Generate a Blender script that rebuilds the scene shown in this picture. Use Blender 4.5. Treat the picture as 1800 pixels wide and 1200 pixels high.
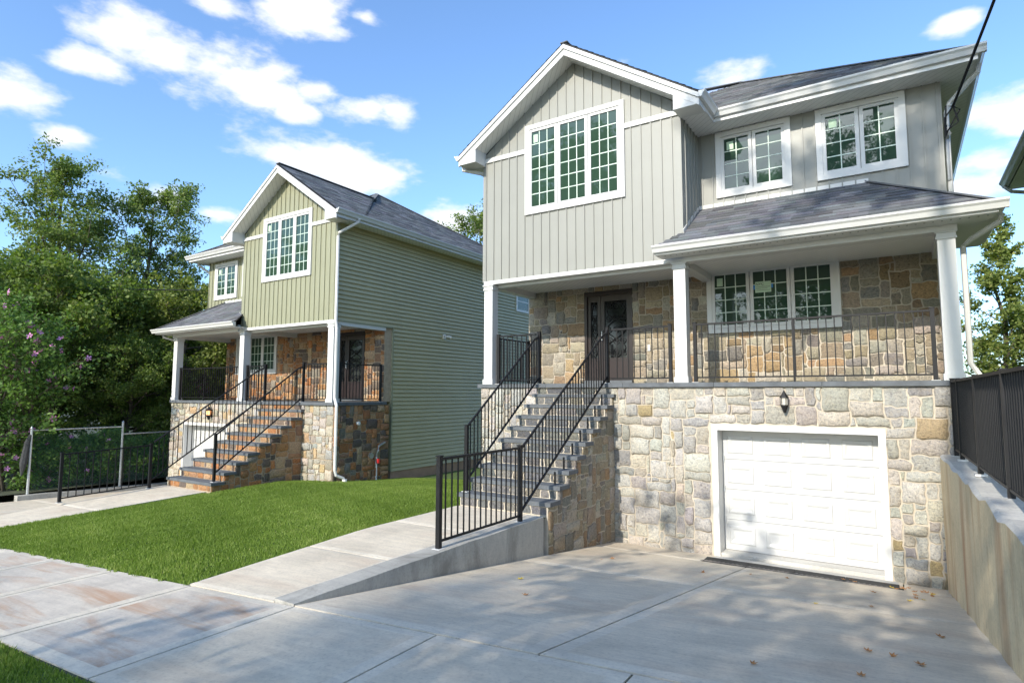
import bpy, math, random
import numpy as np
from math import radians, sin, cos, pi, sqrt, atan2, floor
rng = np.random.default_rng(7)
random.seed(7)
for o in list(bpy.data.objects): bpy.data.objects.remove(o)
S = bpy.context.scene
COL = S.collection
# ---------------------------------------------------------------- camera
FPX, YAW, PIT, ROL = 1047.8, radians(33.064), radians(5.015), radians(0.125)   # lens in px of an 1800 px wide frame
CAMZ = 2.77
cyw, syw, cp, sp = cos(YAW), sin(YAW), cos(PIT), sin(PIT)
FW = np.array([-syw*cp, cyw*cp, sp]); RT = np.array([cyw, syw, 0.0]); UP = np.cross(RT, FW)
RT, UP = cos(ROL)*RT+sin(ROL)*UP, -sin(ROL)*RT+cos(ROL)*UP
from mathutils import Matrix, Vector
cd = bpy.data.cameras.new('camera'); cam = bpy.data.objects.new('camera', cd); COL.objects.link(cam)
cd.sensor_width = 36; cd.lens = FPX/1800*36; cd.clip_end = 2000; cd.clip_start = 0.05
cam.matrix_world = Matrix(((RT[0], UP[0], -FW[0], 0), (RT[1], UP[1], -FW[1], 0), (RT[2], UP[2], -FW[2], CAMZ), (0, 0, 0, 1)))
S.camera = cam
S.view_settings.view_transform = 'Standard'; S.view_settings.look = 'None'
S.view_settings.exposure = 0.88; S.view_settings.gamma = 1.0
def pix(x, y):                       # direction of a photo pixel
    d = (x-900)/FPX*RT+(600-y)/FPX*UP+FW
    return d/np.linalg.norm(d)
# ---------------------------------------------------------------- sun and sky
SUN_TRAVEL = np.array([0.05, 1.0, -0.57]); SUN_TRAVEL /= np.linalg.norm(SUN_TRAVEL)
sl = bpy.data.lights.new('sun', 'SUN'); sl.energy = 3.0; sl.angle = radians(0.53); sl.color = (1.0, 0.93, 0.82)
so = bpy.data.objects.new('sun', sl); COL.objects.link(so)
so.rotation_euler = Vector(tuple(-SUN_TRAVEL)).to_track_quat('Z', 'Y').to_euler()
so.location = (0, -20, 25)
world = bpy.data.worlds.new('World'); S.world = world; world.use_nodes = True
wn = world.node_tree.nodes; wl = world.node_tree.links; wn.clear()
def WN(t, **k):
    n = wn.new(t)
    for a, b in k.items(): setattr(n, a, b)
    return n
sky = WN('ShaderNodeTexSky', sky_type='NISHITA'); sky.sun_disc = False
sky.sun_elevation = math.asin(-SUN_TRAVEL[2]); sky.sun_rotation = atan2(-SUN_TRAVEL[0], -SUN_TRAVEL[1])
sky.air_density = 1.0; sky.dust_density = 1.3; sky.ozone_density = 2.0
tc = WN('ShaderNodeTexCoord')
def wmath(op, a, b=None, c=None):
    n = WN('ShaderNodeMath', operation=op)
    for i, v in enumerate((a, b, c)):
        if v is None: continue
        if isinstance(v, (int, float)): n.inputs[i].default_value = v
        else: wl.new(v, n.inputs[i])
    return n.outputs[0]
flat = WN('ShaderNodeVectorMath', operation='MULTIPLY'); wl.new(tc.outputs['Generated'], flat.inputs[0]); flat.inputs[1].default_value = (1, 1, 2.3)
nz = WN('ShaderNodeTexNoise'); nz.inputs['Scale'].default_value = 7.0; nz.inputs['Detail'].default_value = 9; nz.inputs['Roughness'].default_value = 0.58
wl.new(flat.outputs[0], nz.inputs['Vector'])
nb = WN('ShaderNodeTexNoise'); nb.inputs['Scale'].default_value = 2.1; nb.inputs['Detail'].default_value = 3
wl.new(flat.outputs[0], nb.inputs['Vector'])
CL = [(540,18,.085),(640,30,.03),(215,52,.075),(300,92,.075),(365,112,.085),(430,142,.10),(480,130,.05),(150,107,.05),(645,195,.075),(690,195,.04),(565,158,.05),(525,203,.042),(590,288,.12),(655,305,.06),(500,275,.06),(300,345,.055),(395,374,.05),(1285,137,.065),(30,172,.07),(790,388,.075),(1795,195,.075),(1745,285,.06),(1700,330,.07),(1690,35,.035),(380,5,.05),(110,235,.045)]
acc = None
for (x, y, r) in CL:
    c = pix(x, y)*np.array([1, 1, 2.3])
    n = WN('ShaderNodeVectorMath', operation='DISTANCE'); wl.new(flat.outputs[0], n.inputs[0]); n.inputs[1].default_value = tuple(c)
    v = wmath('MULTIPLY_ADD', n.outputs['Value'], -1.0/r, 1.0)
    acc = v if acc is None else wmath('MAXIMUM', acc, v)
acc = wmath('MAXIMUM', acc, -1.2)
bg_cl = wmath('MULTIPLY_ADD', nb.outputs['Fac'], 4.2, -2.75)      # scattered clouds over the rest of the sky
acc = wmath('MAXIMUM', acc, bg_cl)
den = wmath('ADD', acc, wmath('MULTIPLY_ADD', nz.outputs['Fac'], 3.4, -1.75))
mr = WN('ShaderNodeMapRange', interpolation_type='SMOOTHSTEP'); wl.new(den, mr.inputs[0]); mr.inputs[1].default_value = 0.0; mr.inputs[2].default_value = 0.75; mr.inputs[4].default_value = 0.92
tint = WN('ShaderNodeMix', data_type='RGBA', blend_type='MULTIPLY'); tint.inputs[0].default_value = 1.0
wl.new(sky.outputs[0], tint.inputs[6]); tint.inputs[7].default_value = (0.88, 1.06, 1.23, 1)
mixc = WN('ShaderNodeMix', data_type='RGBA'); wl.new(mr.outputs[0], mixc.inputs[0]); wl.new(tint.outputs[2], mixc.inputs[6]); mixc.inputs[7].default_value = (4.3, 4.35, 4.45, 1)
bg = WN('ShaderNodeBackground'); wl.new(mixc.outputs[2], bg.inputs[0]); bg.inputs[1].default_value = 0.15
wo = WN('ShaderNodeOutputWorld'); wl.new(bg.outputs[0], wo.inputs[0])

# ---------------------------------------------------------------- helpers
WO = {}
def reg(o, w): WO[o.name] = np.array(w, float)
def thing(name, label, cat, loc, group=None, kind=None):
    o = bpy.data.objects.new(name, None); COL.objects.link(o); o.location = loc; o.empty_display_size = 0.2; reg(o, loc)
    if label: o['label'] = label
    if cat: o['category'] = cat
    if group: o['group'] = group
    if kind: o['kind'] = kind
    return o
def tag(o, label=None, cat=None, group=None, kind=None):
    if label: o['label'] = label
    if cat: o['category'] = cat
    if group: o['group'] = group
    if kind: o['kind'] = kind
    return o
def link(name, me, w, parent=None):
    o = bpy.data.objects.new(name, me); COL.objects.link(o); reg(o, w)
    if parent is not None:
        o.parent = parent; o.location = tuple(np.array(w)-WO[parent.name])
    else: o.location = tuple(w)
    return o
def mesh(name, V, F, mats, smooth=False, col=None, mi=None):
    me = bpy.data.meshes.new(name)
    me.from_pydata([tuple(v) for v in V], [], F)
    for m in (mats if isinstance(mats, (list, tuple)) else [mats]): me.materials.append(m)
    if smooth is True: me.polygons.foreach_set('use_smooth', [True]*len(F))
    elif smooth: me.polygons.foreach_set('use_smooth', smooth)
    if mi is not None: me.polygons.foreach_set('material_index', mi)
    if col is not None:
        ca = me.color_attributes.new('Col', 'FLOAT_COLOR', 'POINT')
        c = np.ones((len(V), 4), np.float32); c[:, :3] = np.asarray(col, np.float32)
        ca.data.foreach_set('color', c.ravel())
    me.update()
    return me
def mk(name, V, F, mats, parent=None, **k):
    V = np.asarray(V, float); o = (V.min(0)+V.max(0))/2
    o[2] = V[:, 2].min()
    return link(name, mesh(name, V-o, F, mats, **k), o, parent)
class MB:
    def __init__(s): s.v = []; s.f = []; s.c = []
    def add(s, V, F, col=None):
        n = len(s.v); s.v += [tuple(p) for p in V]; s.f += [tuple(i+n for i in f) for f in F]
        if col is not None: s.c += [col]*len(V)
        return s
    def box(s, x0, x1, y0, y1, z0, z1, col=None):
        if x0 > x1: x0, x1 = x1, x0
        return s.add([(x0,y0,z0),(x1,y0,z0),(x1,y1,z0),(x0,y1,z0),(x0,y0,z1),(x1,y0,z1),(x1,y1,z1),(x0,y1,z1)],
                     [(0,3,2,1),(4,5,6,7),(0,1,5,4),(1,2,6,5),(2,3,7,6),(3,0,4,7)], col)
    def bar(s, a, b, w, h=None, up=(0,0,1)):          # square bar between two points
        a = np.array(a, float); b = np.array(b, float); d = b-a; d /= np.linalg.norm(d)
        up = np.array(up, float)
        if abs(d@up) > .95: up = np.array([0, 1.0, 0])
        r = np.cross(d, up); r /= np.linalg.norm(r); u = np.cross(r, d); h = h or w
        V = []
        for p in (a, b):
            for i, j in ((-1,-1),(1,-1),(1,1),(-1,1)): V.append(p+r*i*w/2+u*j*h/2)
        return s.add(V, [(3,2,1,0),(4,5,6,7),(0,1,5,4),(1,2,6,5),(2,3,7,6),(3,0,4,7)])
    def tube(s, pts, rad, n=8, cap=True):
        pts = [np.array(p, float) for p in pts]; m = len(pts); rad = rad if hasattr(rad, '__len__') else [rad]*m
        V = []; F = []
        for i, p in enumerate(pts):
            d = pts[min(i+1, m-1)]-pts[max(i-1, 0)]; d /= (np.linalg.norm(d)+1e-9)
            up = np.array([0, 0, 1.0]) if abs(d[2]) < .9 else np.array([0, 1.0, 0])
            a = np.cross(d, up); a /= np.linalg.norm(a); b = np.cross(a, d)
            for k in range(n):
                t = 2*pi*k/n; V.append(p+rad[i]*(cos(t)*a+sin(t)*b))
        for i in range(m-1):
            for k in range(n):
                F.append((i*n+k, i*n+(k+1) % n, (i+1)*n+(k+1) % n, (i+1)*n+k))
        if cap: F.append(tuple(range(n))[::-1]); F.append(tuple((m-1)*n+k for k in range(n)))
        return s.add(V, F)
    def extr(s, prof, a, b, side):                      # profile of (out, z) pairs extruded from a to b; side = outward unit vector
        a = np.array(a, float); b = np.array(b, float); side = np.array(side, float); V = []
        n = len(prof)
        for p in (a, b):
            for (o, z) in prof: V.append(p+side*o+np.array([0, 0, z]))
        F = [(i, (i+1) % n, n+(i+1) % n, n+i) for i in range(n)]+[tuple(range(n))[::-1], tuple(range(n, 2*n))]
        return s.add(V, F)
    def build(s, name, mat, parent=None, **k):
        if s.c: k['col'] = s.c
        return mk(name, s.v, s.f, mat, parent, **k)
def shared(parent, name, me, w): return link(name, me, w, parent)

# ---------------------------------------------------------------- materials
def M(name): 
    m = bpy.data.materials.new(name); m.use_nodes = True
    nt = m.node_tree; b = nt.nodes['Principled BSDF']; return m, nt, b
def N(nt, t, **k):
    n = nt.nodes.new(t)
    for a, v in k.items(): setattr(n, a, v)
    return n
def noise(nt, scale, detail=4, rough=.55, vec=None, dist=0):
    n = N(nt, 'ShaderNodeTexNoise'); n.inputs['Scale'].default_value = scale; n.inputs['Detail'].default_value = detail; n.inputs['Roughness'].default_value = rough; n.inputs['Distortion'].default_value = dist
    if vec is not None: nt.links.new(vec, n.inputs['Vector'])
    return n.outputs['Fac']
def geo(nt): return N(nt, 'ShaderNodeNewGeometry').outputs['Position']
def scl(nt, v, s):
    n = N(nt, 'ShaderNodeVectorMath', operation='MULTIPLY'); nt.links.new(v, n.inputs[0]); n.inputs[1].default_value = s; return n.outputs[0]
def ramp(nt, f, stops):
    n = N(nt, 'ShaderNodeValToRGB'); nt.links.new(f, n.inputs[0]); e = n.color_ramp.elements
    while len(e) < len(stops): e.new(0.5)
    for el, (p, c) in zip(e, stops): el.position = p; el.color = tuple(c)+(1,) if len(c) == 3 else c
    return n.outputs[0]
def mixc2(nt, f, a, b, mode='MIX'):
    n = N(nt, 'ShaderNodeMix', data_type='RGBA', blend_type=mode)
    for i, v in ((0, f), (6, a), (7, b)):
        if isinstance(v, (int, float)): n.inputs[i].default_value = v
        elif isinstance(v, tuple): n.inputs[i].default_value = v+(1,) if len(v) == 3 else v
        else: nt.links.new(v, n.inputs[i])
    return n.outputs[2]
def bump(nt, b, h, strength=.3, dist=.01):
    n = N(nt, 'ShaderNodeBump'); n.inputs['Strength'].default_value = strength; n.inputs['Distance'].default_value = dist
    nt.links.new(h, n.inputs['Height']); nt.links.new(n.outputs[0], b.inputs['Normal'])
def simple(name, c, rough=.5, var=.12, nscale=3.0, metal=0, bs=0, bscale=60, spec=.5):
    m, nt, b = M(name); p = geo(nt)
    f = noise(nt, nscale, 5, .6, p)
    col = ramp(nt, f, [(.3, tuple(x*(1-var) for x in c)), (.7, tuple(min(1, x*(1+var)) for x in c))])
    nt.links.new(col, b.inputs['Base Color']); b.inputs['Roughness'].default_value = rough; b.inputs['Metallic'].default_value = metal
    b.inputs['Specular IOR Level'].default_value = spec
    if bs: bump(nt, b, noise(nt, bscale, 4, .6, p), bs, .01)
    return m
MAT = {}
MAT['greige'] = simple('greige_vinyl', (.275, .275, .245), .45, .03, 1.5)
MAT['sage'] = simple('sage_vinyl', (.275, .275, .18), .45, .04, 1.5)
MAT['lap'] = simple('sage_lap_vinyl', (.43, .385, .215), .42, .05, 1.2)
MAT['white'] = simple('white_trim', (.62, .615, .59), .4, .03, 2)
MAT['gutter'] = simple('white_gutter', (.64, .64, .615), .35, .03, 2)
MAT['door_white'] = simple('white_steel_door', (.52, .52, .505), .4, .02, 2)
MAT['black'] = simple('black_iron', (.010, .010, .011), .55, .2, 8, spec=.3)
MAT['foundation'] = simple('pink_parging', (.42, .27, .19), .9, .18, 2.5, bs=.3)
MAT['galv'] = simple('galvanised_steel', (.50, .52, .53), .4, .12, 10, metal=.7)
MAT['iron'] = simple('cast_iron', (.13, .12, .11), .6, .3, 20)
MAT['green_wire'] = simple('green_coated_wire', (.02, .10, .075), .5, .2, 10)
MAT['door_iron'] = simple('dark_bronze_door', (.018, .011, .010), .38, .25, 6)
MAT['kick'] = simple('maroon_door_panel', (.022, .012, .011), .4, .2, 6)
MAT['bluestone'] = simple('bluestone', (.105, .115, .125), .75, .22, 5, bs=.25, bscale=30)
MAT['bark'] = simple('bark', (.10, .08, .055), .9, .35, 9, bs=.6, bscale=25)
MAT['asphalt'] = simple('asphalt', (.05, .05, .052), .9, .25, 12, bs=.3, bscale=80)
MAT['soil'] = simple('woodland_soil', (.055, .062, .032), .95, .5, 2.2, bs=.5, bscale=12)
MAT['pvc'] = simple('white_pipe', (.75, .75, .73), .35, .05, 5)
MAT['red'] = simple('red_valve', (.55, .02, .02), .4, .1, 5)
MAT['paper'] = simple('pale_paper', (.50, .66, .48), .7, .05, 9)
MAT['ink'] = simple('ink', (.02, .02, .02), .7, .05, 9)
MAT['tape'] = simple('blue_tape', (.03, .22, .55), .6, .1, 9)
MAT['rust_roof'] = simple('red_brown_roof', (.26, .12, .085), .8, .2, 6)
MAT['brown_wall'] = simple('brown_wood', (.12, .07, .04), .8, .25, 6)
MAT['cloth'] = simple('dark_cloth', (.05, .05, .05), .9, .3, 20)
def mat_soffit():
    m, nt, b = M('vented_soffit'); p = geo(nt); sx = N(nt, 'ShaderNodeSeparateXYZ'); nt.links.new(p, sx.inputs[0])
    s = N(nt, 'ShaderNodeMath', operation='ADD'); nt.links.new(sx.outputs[0], s.inputs[0]); nt.links.new(sx.outputs[1], s.inputs[1])
    w = N(nt, 'ShaderNodeMath', operation='PINGPONG'); nt.links.new(s.outputs[0], w.inputs[0]); w.inputs[1].default_value = .075
    c = ramp(nt, w.outputs[0], [(0, (.52, .51, .48)), (.012, (.78, .77, .74))]); 
    mm = N(nt, 'ShaderNodeMath', operation='MULTIPLY'); nt.links.new(w.outputs[0], mm.inputs[0]); mm.inputs[1].default_value = 13.3
    c = ramp(nt, mm.outputs[0], [(0, (.5, .49, .46)), (.16, (.77, .76, .73))])
    nt.links.new(c, b.inputs['Base Color']); b.inputs['Roughness'].default_value = .45
    return m
MAT['soffit'] = mat_soffit()
def mat_stone():
    m, nt, b = M('fieldstone'); a = N(nt, 'ShaderNodeVertexColor', layer_name='Col'); p = geo(nt)
    f1 = noise(nt, 26, 8, .75, p); f2 = noise(nt, 4.5, 4, .6, p, 1.0); f3 = noise(nt, 55, 5, .7, p)
    c = mixc2(nt, .85, a.outputs[0], ramp(nt, f1, [(.30, (.30, .30, .32)), (.48, (1, 1, 1)), (.72, (1.5, 1.42, 1.28))]), 'MULTIPLY')
    c = mixc2(nt, ramp(nt, f2, [(.50, (0, 0, 0)), (.68, (.22, .22, .22))]), c, (.42, .32, .19))
    c = mixc2(nt, .6, c, ramp(nt, f3, [(.32, (.6, .6, .62)), (.6, (1.12, 1.12, 1.1))]), 'MULTIPLY')
    nt.links.new(c, b.inputs['Base Color']); b.inputs['Roughness'].default_value = .85; b.inputs['Specular IOR Level'].default_value = .25
    ad = N(nt, 'ShaderNodeMath', operation='MULTIPLY_ADD'); nt.links.new(f1, ad.inputs[0]); ad.inputs[1].default_value = 1.5; nt.links.new(f3, ad.inputs[2])
    bump(nt, b, ad.outputs[0], 1.0, .022)
    return m
MAT['stone'] = mat_stone()
MAT['mortar'] = simple('mortar', (.50, .44, .35), .95, .14, 9, bs=.5, bscale=70)
MAT['mortar2'] = simple('tan_mortar', (.42, .33, .235), .95, .16, 9, bs=.5, bscale=70)
def mat_shingle(name, tint):
    m, nt, b = M(name); a = N(nt, 'ShaderNodeVertexColor', layer_name='Col'); p = geo(nt)
    f = noise(nt, 160, 3, .8, p); g = noise(nt, 1.2, 3, .5, p)
    c = mixc2(nt, .9, a.outputs[0], ramp(nt, f, [(.3, (.45, .45, .5)), (.7, (1.5, 1.48, 1.45))]), 'MULTIPLY')
    c = mixc2(nt, .6, c, ramp(nt, g, [(.3, (.8, .8, .8)), (.7, (1.2, 1.2, 1.2))]), 'MULTIPLY')
    c = mixc2(nt, 1.0, c, tint, 'MULTIPLY')
    nt.links.new(c, b.inputs['Base Color']); b.inputs['Roughness'].default_value = .9; b.inputs['Specular IOR Level'].default_value = .2
    bump(nt, b, f, .4, .004)
    return m
MAT['shingle'] = mat_shingle('charcoal_shingle', (1, 1, 1))
def mat_concrete(name, c, stain=None, streak=False, ax=(1, 1, 1)):
    m, nt, b = M(name); p = geo(nt)
    f1 = noise(nt, 1.1, 6, .62, scl(nt, p, ax), .6); f2 = noise(nt, 35, 5, .7, p); f3 = noise(nt, 5, 5, .6, scl(nt, p, (.5, 3.0, 1)), .4)
    col = ramp(nt, f1, [(.25, tuple(x*.80 for x in c)), (.5, c), (.75, tuple(x*1.14 for x in c))])
    col = mixc2(nt, .55, col, ramp(nt, f2, [(.28, (.55, .55, .56)), (.45, (.95, .95, .95)), (.7, (1.12, 1.12, 1.1))]), 'MULTIPLY')
    col = mixc2(nt, .5, col, ramp(nt, f3, [(.35, (.82, .82, .83)), (.65, (1.1, 1.1, 1.08))]), 'MULTIPLY')
    if stain:
        f4 = noise(nt, .9, 6, .65, scl(nt, p, stain[1]), 1.2)
        col = mixc2(nt, ramp(nt, f4, [(.50, (0, 0, 0)), (.68, (stain[2],)*3)]), col, stain[0])
    nt.links.new(col, b.inputs['Base Color']); b.inputs['Roughness'].default_value = .88; b.inputs['Specular IOR Level'].default_value = .25
    bump(nt, b, noise(nt, 90, 4, .7, scl(nt, p, (1, 4, 1))), .5, .008)
    return m
MAT['conc'] = mat_concrete('broomed_concrete', (.64, .56, .44), ((.42, .25, .16), (.5, 1.3, 1), .22))
MAT['conc_edge'] = mat_concrete('smooth_concrete_edge', (.66, .59, .48))
MAT['walk'] = mat_concrete('stained_sidewalk', (.57, .51, .43), ((.44, .25, .14), (.35, 2.2, 1), .75))
MAT['conc_wall'] = mat_concrete('board_formed_concrete', (.44, .42, .375), ((.20, .19, .16), (1.4, 1.4, .5), .7))
MAT['ret_wall'] = mat_concrete('weathered_retaining_concrete', (.70, .56, .35), ((.40, .19, .09), (1.6, 1.6, .18), .75))
MAT['cap_conc'] = mat_concrete('pale_concrete_cap', (.55, .53, .485))
def mat_glass():
    m, nt, b = M('window_glass'); p = geo(nt)
    b.inputs['Base Color'].default_value = (.03, .06, .04, 1); b.inputs['Roughness'].default_value = .015; b.inputs['IOR'].default_value = 1.55; b.inputs['Specular IOR Level'].default_value = .5  # green of the mirrored trees is put into the base colour
    bump(nt, b, noise(nt, 1.4, 2, .4, p), .025, .05)
    return m
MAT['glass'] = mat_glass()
MAT['door_glass'] = simple('dark_door_glass', (.008, .009, .010), .06, .1, 4)
MAT['muntin'] = simple('mint_muntin', (.60, .70, .60), .4, .04, 5)
MAT['lamp_glass'] = simple('lantern_glass', (.55, .52, .45), .1, .1, 9)
def mat_leaf(name, dark, light, yel=None, trans=.35):
    m, nt, b = M(name); a = N(nt, 'ShaderNodeVertexColor', layer_name='Col')
    sx = N(nt, 'ShaderNodeSeparateColor'); nt.links.new(a.outputs[0], sx.inputs[0])
    c = ramp(nt, sx.outputs[0], [(0, dark), (.75, light), (1, yel or light)])
    nt.links.new(c, b.inputs['Base Color']); b.inputs['Roughness'].default_value = .55; b.inputs['Specular IOR Level'].default_value = .3
    t = N(nt, 'ShaderNodeBsdfTranslucent'); 
    tc_ = mixc2(nt, 1.0, c, (1.5, 1.7, .7), 'MULTIPLY'); nt.links.new(tc_, t.inputs[0])
    mx = N(nt, 'ShaderNodeMixShader'); mx.inputs[0].default_value = trans
    nt.links.new(b.outputs[0], mx.inputs[1]); nt.links.new(t.outputs[0], mx.inputs[2])
    nt.links.new(mx.outputs[0], nt.nodes['Material Output'].inputs[0])
    return m
MAT['leaf_a'] = mat_leaf('airy_tree_leaf', (.08, .12, .035), (.20, .26, .075), (.32, .33, .12))
MAT['leaf_b'] = mat_leaf('dense_tree_leaf', (.065, .105, .025), (.175, .24, .055), (.28, .30, .09))
MAT['leaf_c'] = mat_leaf('yellow_green_leaf', (.09, .125, .028), (.23, .27, .07), (.36, .34, .11))
MAT['leaf_d'] = mat_leaf('shrub_leaf', (.05, .11, .024), (.15, .25, .06), (.22, .31, .1))
MAT['grass'] = mat_leaf('lawn_grass', (.095, .155, .02), (.20, .28, .05), (.33, .36, .12), .3)
MAT['turf'] = simple('turf_base', (.07, .115, .02), .95, .3, 6, bs=.5, bscale=60)
MAT['petal'] = simple('mauve_petal', (.62, .25, .50), .6, .2, 9)
MAT['dry_leaf'] = simple('dry_leaf', (.42, .20, .07), .8, .4, 30)
MAT['yellow_leaf'] = simple('yellow_leaf', (.62, .45, .05), .8, .2, 30)

# ---------------------------------------------------------------- stonework
def hash2(i, j, k):
    x = math.sin(i*127.1+j*311.7+k*74.7)*43758.5453; return x-floor(x)
def stone_palette(kind):
    r = random.random()
    if kind == 'grey':
        c = [(.47,.455,.415), (.41,.40,.375), (.49,.455,.39), (.53,.505,.45), (.44,.34,.20), (.47,.415,.34), (.35,.35,.34)]; w = [7, 5, 6, 6, 1.0, 1.5, 1.5]
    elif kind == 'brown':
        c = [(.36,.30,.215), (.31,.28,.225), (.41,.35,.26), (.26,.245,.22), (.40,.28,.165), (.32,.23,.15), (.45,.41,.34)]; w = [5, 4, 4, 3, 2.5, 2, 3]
    elif kind == 'shaded_grey':
        c = [(.16,.165,.165), (.21,.205,.195), (.12,.125,.13), (.26,.235,.19)]; w = [4, 3, 3, 1.5]  # greyish riser stone, darkened to carry the tree shade over the steps
    elif kind == 'pale':
        c = [(.50,.46,.38), (.44,.43,.40), (.56,.50,.40), (.40,.36,.29), (.52,.38,.22)]; w = [5, 4, 4, 3, 1.5]
    else:  # rust
        c = [(.40,.21,.10), (.32,.19,.12), (.45,.27,.145), (.17,.13,.105), (.43,.19,.08), (.46,.34,.22), (.27,.24,.20), (.14,.115,.10)]; w = [5, 4, 4, 2.5, 4, 3, 1.5, 1.5]
    c = random.choices(c, w)[0]; g = random.uniform(.82, 1.15)
    return tuple(min(.7, x*g*random.uniform(.96, 1.04)) for x in c)
def stones_for(W, H, cell, inside, seed, wr=(2, 6), hr=(2, 4)):
    """irregular ashlar over a W x H field: list of (i, j, w, h) cells, stones never overlapping"""
    nx, ny = int(round(W/cell)), int(round(H/cell)); rnd = random.Random(seed)
    free = [[inside((i+.5)*W/nx, (j+.5)*H/ny) for i in range(nx)] for j in range(ny)]
    out = []
    for j in range(ny):
        i = 0
        while i < nx:
            if not free[j][i]: i += 1; continue
            w = rnd.randint(*wr); h = rnd.randint(*hr)
            if rnd.random() < .12: w, h = rnd.randint(1, 2), rnd.randint(1, 2)
            ww = 0
            while ww < w and i+ww < nx and free[j][i+ww]: ww += 1
            if ww+1 <= 6 and i+ww+1 <= nx and i+ww < nx and free[j][i+ww] and not (i+ww+1 < nx and free[j][i+ww+1]): ww += 1   # no one-cell leftovers
            hh = 1
            while hh < h and j+hh < ny and all(free[j+hh][i+a] for a in range(ww)): hh += 1
            if j+hh+1 == ny and all(free[j+hh][i+a] for a in range(ww)): hh += 1
            for b in range(hh):
                for a in range(ww): free[j+b][i+a] = False
            out.append((i, j, ww, hh)); i += ww
    return out, W/nx, H/ny
def build_stones(parent, P0, A, B, Nn, W, H, inside, kind, cell=.09, seed=1, gap=.011, proud=.03, limit=300, wr=(2, 6), hr=(2, 4)):
    """stones on the plane P0 + a*A + b*B, standing proud along Nn; the largest as objects, the rest joined"""
    P0, A, B, Nn = (np.array(v, float) for v in (P0, A, B, Nn))
    lst, cx, cy = stones_for(W, H, cell, inside, seed, wr, hr)
    flip = np.dot(np.cross(A, B), Nn) < 0
    lst.sort(key=lambda s: -s[2]*s[3]); rest = MB(); n = 0
    for (i, j, w, h) in lst:
        def node(a, b):
            e = .22
            edgex = 0 if a in (0,) or a*cx >= W-1e-6 else 1
            edgey = 0 if b == 0 or b*cy >= H-1e-6 else 1
            return np.array([a*cx+(hash2(a, b, seed)-.5)*2*e*cx*edgex, b*cy+(hash2(a, b, seed+9)-.5)*2*e*cy*edgey])
        ring = []
        st = 1
        per = [(i+a, j, 0, 1) for a in range(0, w)]+[(i+w, j+b, -1, 0) for b in range(0, h)]+[(i+w-a, j+h, 0, -1) for a in range(0, w)]+[(i, j+h-b, 1, 0) for b in range(0, h)]
        for q, (a, b, sx_, sy_) in enumerate(per):
            p = node(a, b); sx2 = (1 if a == i else (-1 if a == i+w else 0)); sy2 = (1 if b == j else (-1 if b == j+h else 0))
            k = 1.35 if (sx2 and sy2) else 1.0
            ring.append(p+np.array([sx2, sy2])*gap*k)
        ring = np.array(ring); c = ring.mean(0); m = len(ring); rr = random.Random(i*977+j*131+seed)
        d = proud*rr.uniform(.3, 1.4); tilt = np.array([rr.uniform(-.03, .03), rr.uniform(-.03, .03)])
        V = []
        for (s, dep, nzz) in ((0, -.01, 0), (0, d*.7, .002), (.008, d, .003)):
            for p in ring:
                v = c-p; L = np.linalg.norm(v)+1e-6; q = p+v/L*min(s*1.25, .4*L)
                V.append(np.array([q[0], q[1], dep+(q-c)@tilt*(dep > 0)+rr.uniform(-nzz, nzz)]))
        V.append(np.array([c[0], c[1], d+rr.uniform(-.004, .004)]))
        F = []; sm = []
        for r in range(2):
            for k in range(m): F.append((r*m+k, r*m+(k+1) % m, (r+1)*m+(k+1) % m, (r+1)*m+k)); sm.append(False)
        for k in range(m): F.append((2*m+k, 2*m+(k+1) % m, 3*m)); sm.append(True)
        if flip: F = [f[::-1] for f in F]
        W3 = [P0+A*v[0]+B*v[1]+Nn*v[2] for v in V]; random.seed(rr.random()); col = stone_palette(kind)
        if n < limit and w*h >= 2:
            mk('stone', W3, F, MAT['stone'], parent, smooth=sm, col=[col]*len(W3)); n += 1
        else: rest.add(W3, F, col)
    if rest.v: tag(rest.build('small_stones', MAT['stone'], parent), kind='stuff')
    return n
# ---------------------------------------------------------------- roofs
def shingles(mb, poly, expo=.145, tab=.33, lift=.011, base=(.16, .166, .17)):
    """rows of laminated tabs on a convex 3D polygon whose first edge is the eave"""
    P = [np.array(p, float) for p in poly]; e = P[1]-P[0]; e /= np.linalg.norm(e)
    n = np.cross(e, P[2]-P[0]); n /= np.linalg.norm(n)
    if n[2] < 0: n = -n
    s = np.cross(n, e); s = s if s[2] > 0 else -s
    Q = [((p-P[0])@e, (p-P[0])@s) for p in P]; top = max(q[1] for q in Q); r = 0; y = 0.0
    while y < top-.02:
        ym = min(y+expo*.5, top-.01); xs = []
        for k in range(len(Q)):
            (x0, y0), (x1, y1) = Q[k], Q[(k+1) % len(Q)]
            if (y0-ym)*(y1-ym) < 0: xs.append(x0+(x1-x0)*(ym-y0)/(y1-y0))
        if len(xs) >= 2:
            a, b = min(xs), max(xs); x = a-random.uniform(0, tab)
            while x < b:
                w = tab*random.uniform(.55, 1.25); x0, x1 = max(x, a), min(x+w, b)
                if x1-x0 > .01:
                    l = lift*random.uniform(.7, 1.7); g = random.uniform(.72, 1.28); col = tuple(c*g*random.uniform(.95, 1.05) for c in base)
                    y1 = min(y+expo+.01, top)
                    q = [P[0]+e*x0+s*y+n*.001, P[0]+e*x1+s*y+n*.001, P[0]+e*x1+s*y+n*l, P[0]+e*x0+s*y+n*l, P[0]+e*x1+s*y1+n*.002, P[0]+e*x0+s*y1+n*.002]
                    mb.add(q, [(0, 1, 2, 3), (3, 2, 4, 5)], col)
                x += w
        y += expo; r += 1
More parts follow.
